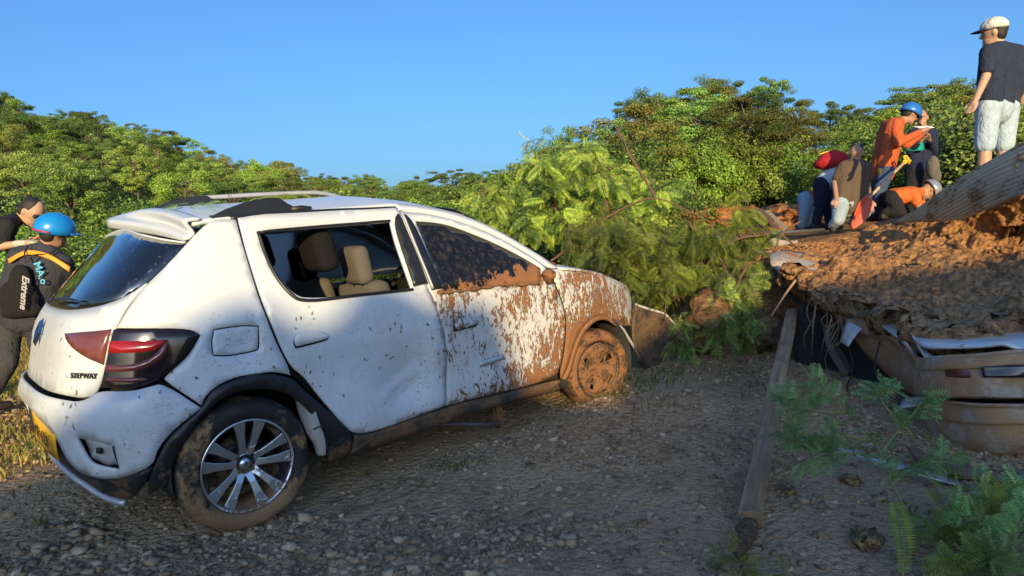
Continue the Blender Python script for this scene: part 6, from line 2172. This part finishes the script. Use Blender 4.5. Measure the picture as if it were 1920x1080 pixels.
# left: man in black tee
rr_, P, A, hd, k = person('man in black t-shirt leaning forward with pale gloves behind the blue helmet',
    dict(head=(58, 398, 6.3), neck=(38, 408, 6.3), shL=(4, 420, 6.5), shR=(14, 424, 6.05), elL=(20, 470, 6.5), haL=(62, 452, 6.3), elR=(0, 462, 6.0), haR=(44, 456, 6.0),
         hipL=(-62, 500, 6.4), hipR=(-70, 504, 6.1), knL=(-40, 610, 6.4), knR=(-60, 610, 6.1), ftL=(-50, 735, 6.4), ftR=(-70, 740, 6.1)),
    R_ * .75 - U_ * .62 - F_ * .05, ctx((.020, .020, .022)), ctx((.13, .13, .14)), 'skin_light', 'short', 'long', True, R_ * .62 + U_ * .75, fat=1.1, head_r=.105)
MB().box(hd + A[0] * .088 * k + A[2] * .018, (.03, .15, .036), A).build('sunglasses', M['trim'], rr_, smooth=False, bevel=.006)
gl = MB(); w0 = at(46, 456, 6.0)
hand(gl, w0 - R_ * .0, at(0, 462, 6.0), -1, curl=.6); gl.cap(at(30, 458, 6.0), .036, w0, .034)
o = vox('work_glove', gl, ctx((.42, .43, .36)), None, .010, 2); tag(o, 'pale work glove on the hand of the man in black', 'glove')

# left: man with blue helmet and drawstring bag
r, P, A, hd, k = person('rescuer in dark jacket and bright blue helmet walking past the tail of the hatchback',
    dict(head=(102, 436, 5.6), neck=(88, 456, 5.6), shL=(34, 478, 5.65), shR=(118, 492, 5.55), elL=(26, 540, 5.75), haL=(50, 600, 5.9), elR=(142, 548, 5.75), haR=(150, 596, 5.95),
         hipL=(18, 588, 5.65), hipR=(68, 592, 5.6), knL=(16, 680, 5.55), knR=(78, 676, 5.75), ftL=(-22, 775, 5.55), ftR=(70, 785, 5.9)),
    R_ * .45 + F_ * .85 - U_ * .2, ctx((.040, .042, .055)), ctx((.045, .046, .052)), 'skin', 'long', 'long', True, U_ + R_ * .25, fat=1.22, shirt_long=.03, head_r=.105)
hl = shell('helmet', hd, A, k, .150, .132, .135, .030, m_plain('bright_blue_helmet', (.010, .22, .62), .3, coat=.4, var=.05), r, (.055, 1.1, .012))
hb = []
for th in np.linspace(2.2, 4.1, 12):
    hb.append(hd + A[2] * (.030 - .02) + A[0] * .148 * math.cos(th) + A[1] * .131 * math.sin(th))
MB().tube(hb, .016, 6, .5).build('helmet_band', m_plain('red_band', (.45, .02, .03), .5), hl)
MB().tube([hd + A[1] * .09 + A[2] * .02, hd + A[1] * .085 - A[2] * .06 + A[0] * .03, hd - A[2] * .11 + A[0] * .06, hd - A[1] * .085 - A[2] * .06 + A[0] * .03, hd - A[1] * .09 + A[2] * .02], .008, 6, .5).build('chin_strap', M['ink'], hl)
SB = surf(pxrows([[(16, 486, 5.50), (50, 470, 5.47), (90, 476, 5.42), (132, 500, 5.44)], [(18, 494, 5.49), (50, 478, 5.46), (90, 485, 5.41), (130, 510, 5.43)]]), 20, 4)
mk('orange_stripe', SB.reshape(-1, 3), grid_faces(4, 20), m_plain('orange_tape', (.75, .30, .02), .5), r, solid=.008)
bg_ = MB(); c0 = at(34, 548, 5.42)
bg_.ell(c0 - U_ * .05, (.17, .075, .165), np.array([R_, F_, U_])).ell(c0 + U_ * .10 + R_ * .035, (.09, .06, .13), np.array([R_, F_, U_])).cap(c0 - U_ * .16 - R_ * .10, .055, c0 - U_ * .15 + R_ * .12, .055)
o = vox('drawstring_bag', bg_, ctx((.014, .014, .015)), None, .014, 4); tag(o, 'black drawstring bag with white lettering on the back of the blue-helmeted rescuer', 'bag')
MB().tube(catmull(np.array([at(52, 490, 5.38), at(62, 478, 5.40), at(90, 476, 5.42), at(108, 466, 5.5)]), 10), .006, 5).build('cord', M['ink'], o)
MB().tube(catmull(np.array([at(48, 490, 5.38), at(46, 474, 5.42), at(52, 462, 5.5)]), 8), .006, 5).build('cord', M['ink'], o)
lettering('bag_lettering', 'Extreme', .078, at(46, 548, 5.31), nrm(-U_ * .97 - R_ * .18) * 1.0, nrm(R_ - U_ * .15), M['grey_print'], o, .003, .002, .35)
lettering('jacket_lettering', 'MA.o', .085, at(76, 512, 5.405), nrm(-U_ * .95 + R_ * .25), nrm(R_), m_plain('pale_blue_print', (.10, .42, .62), .6), r, .003, .001)
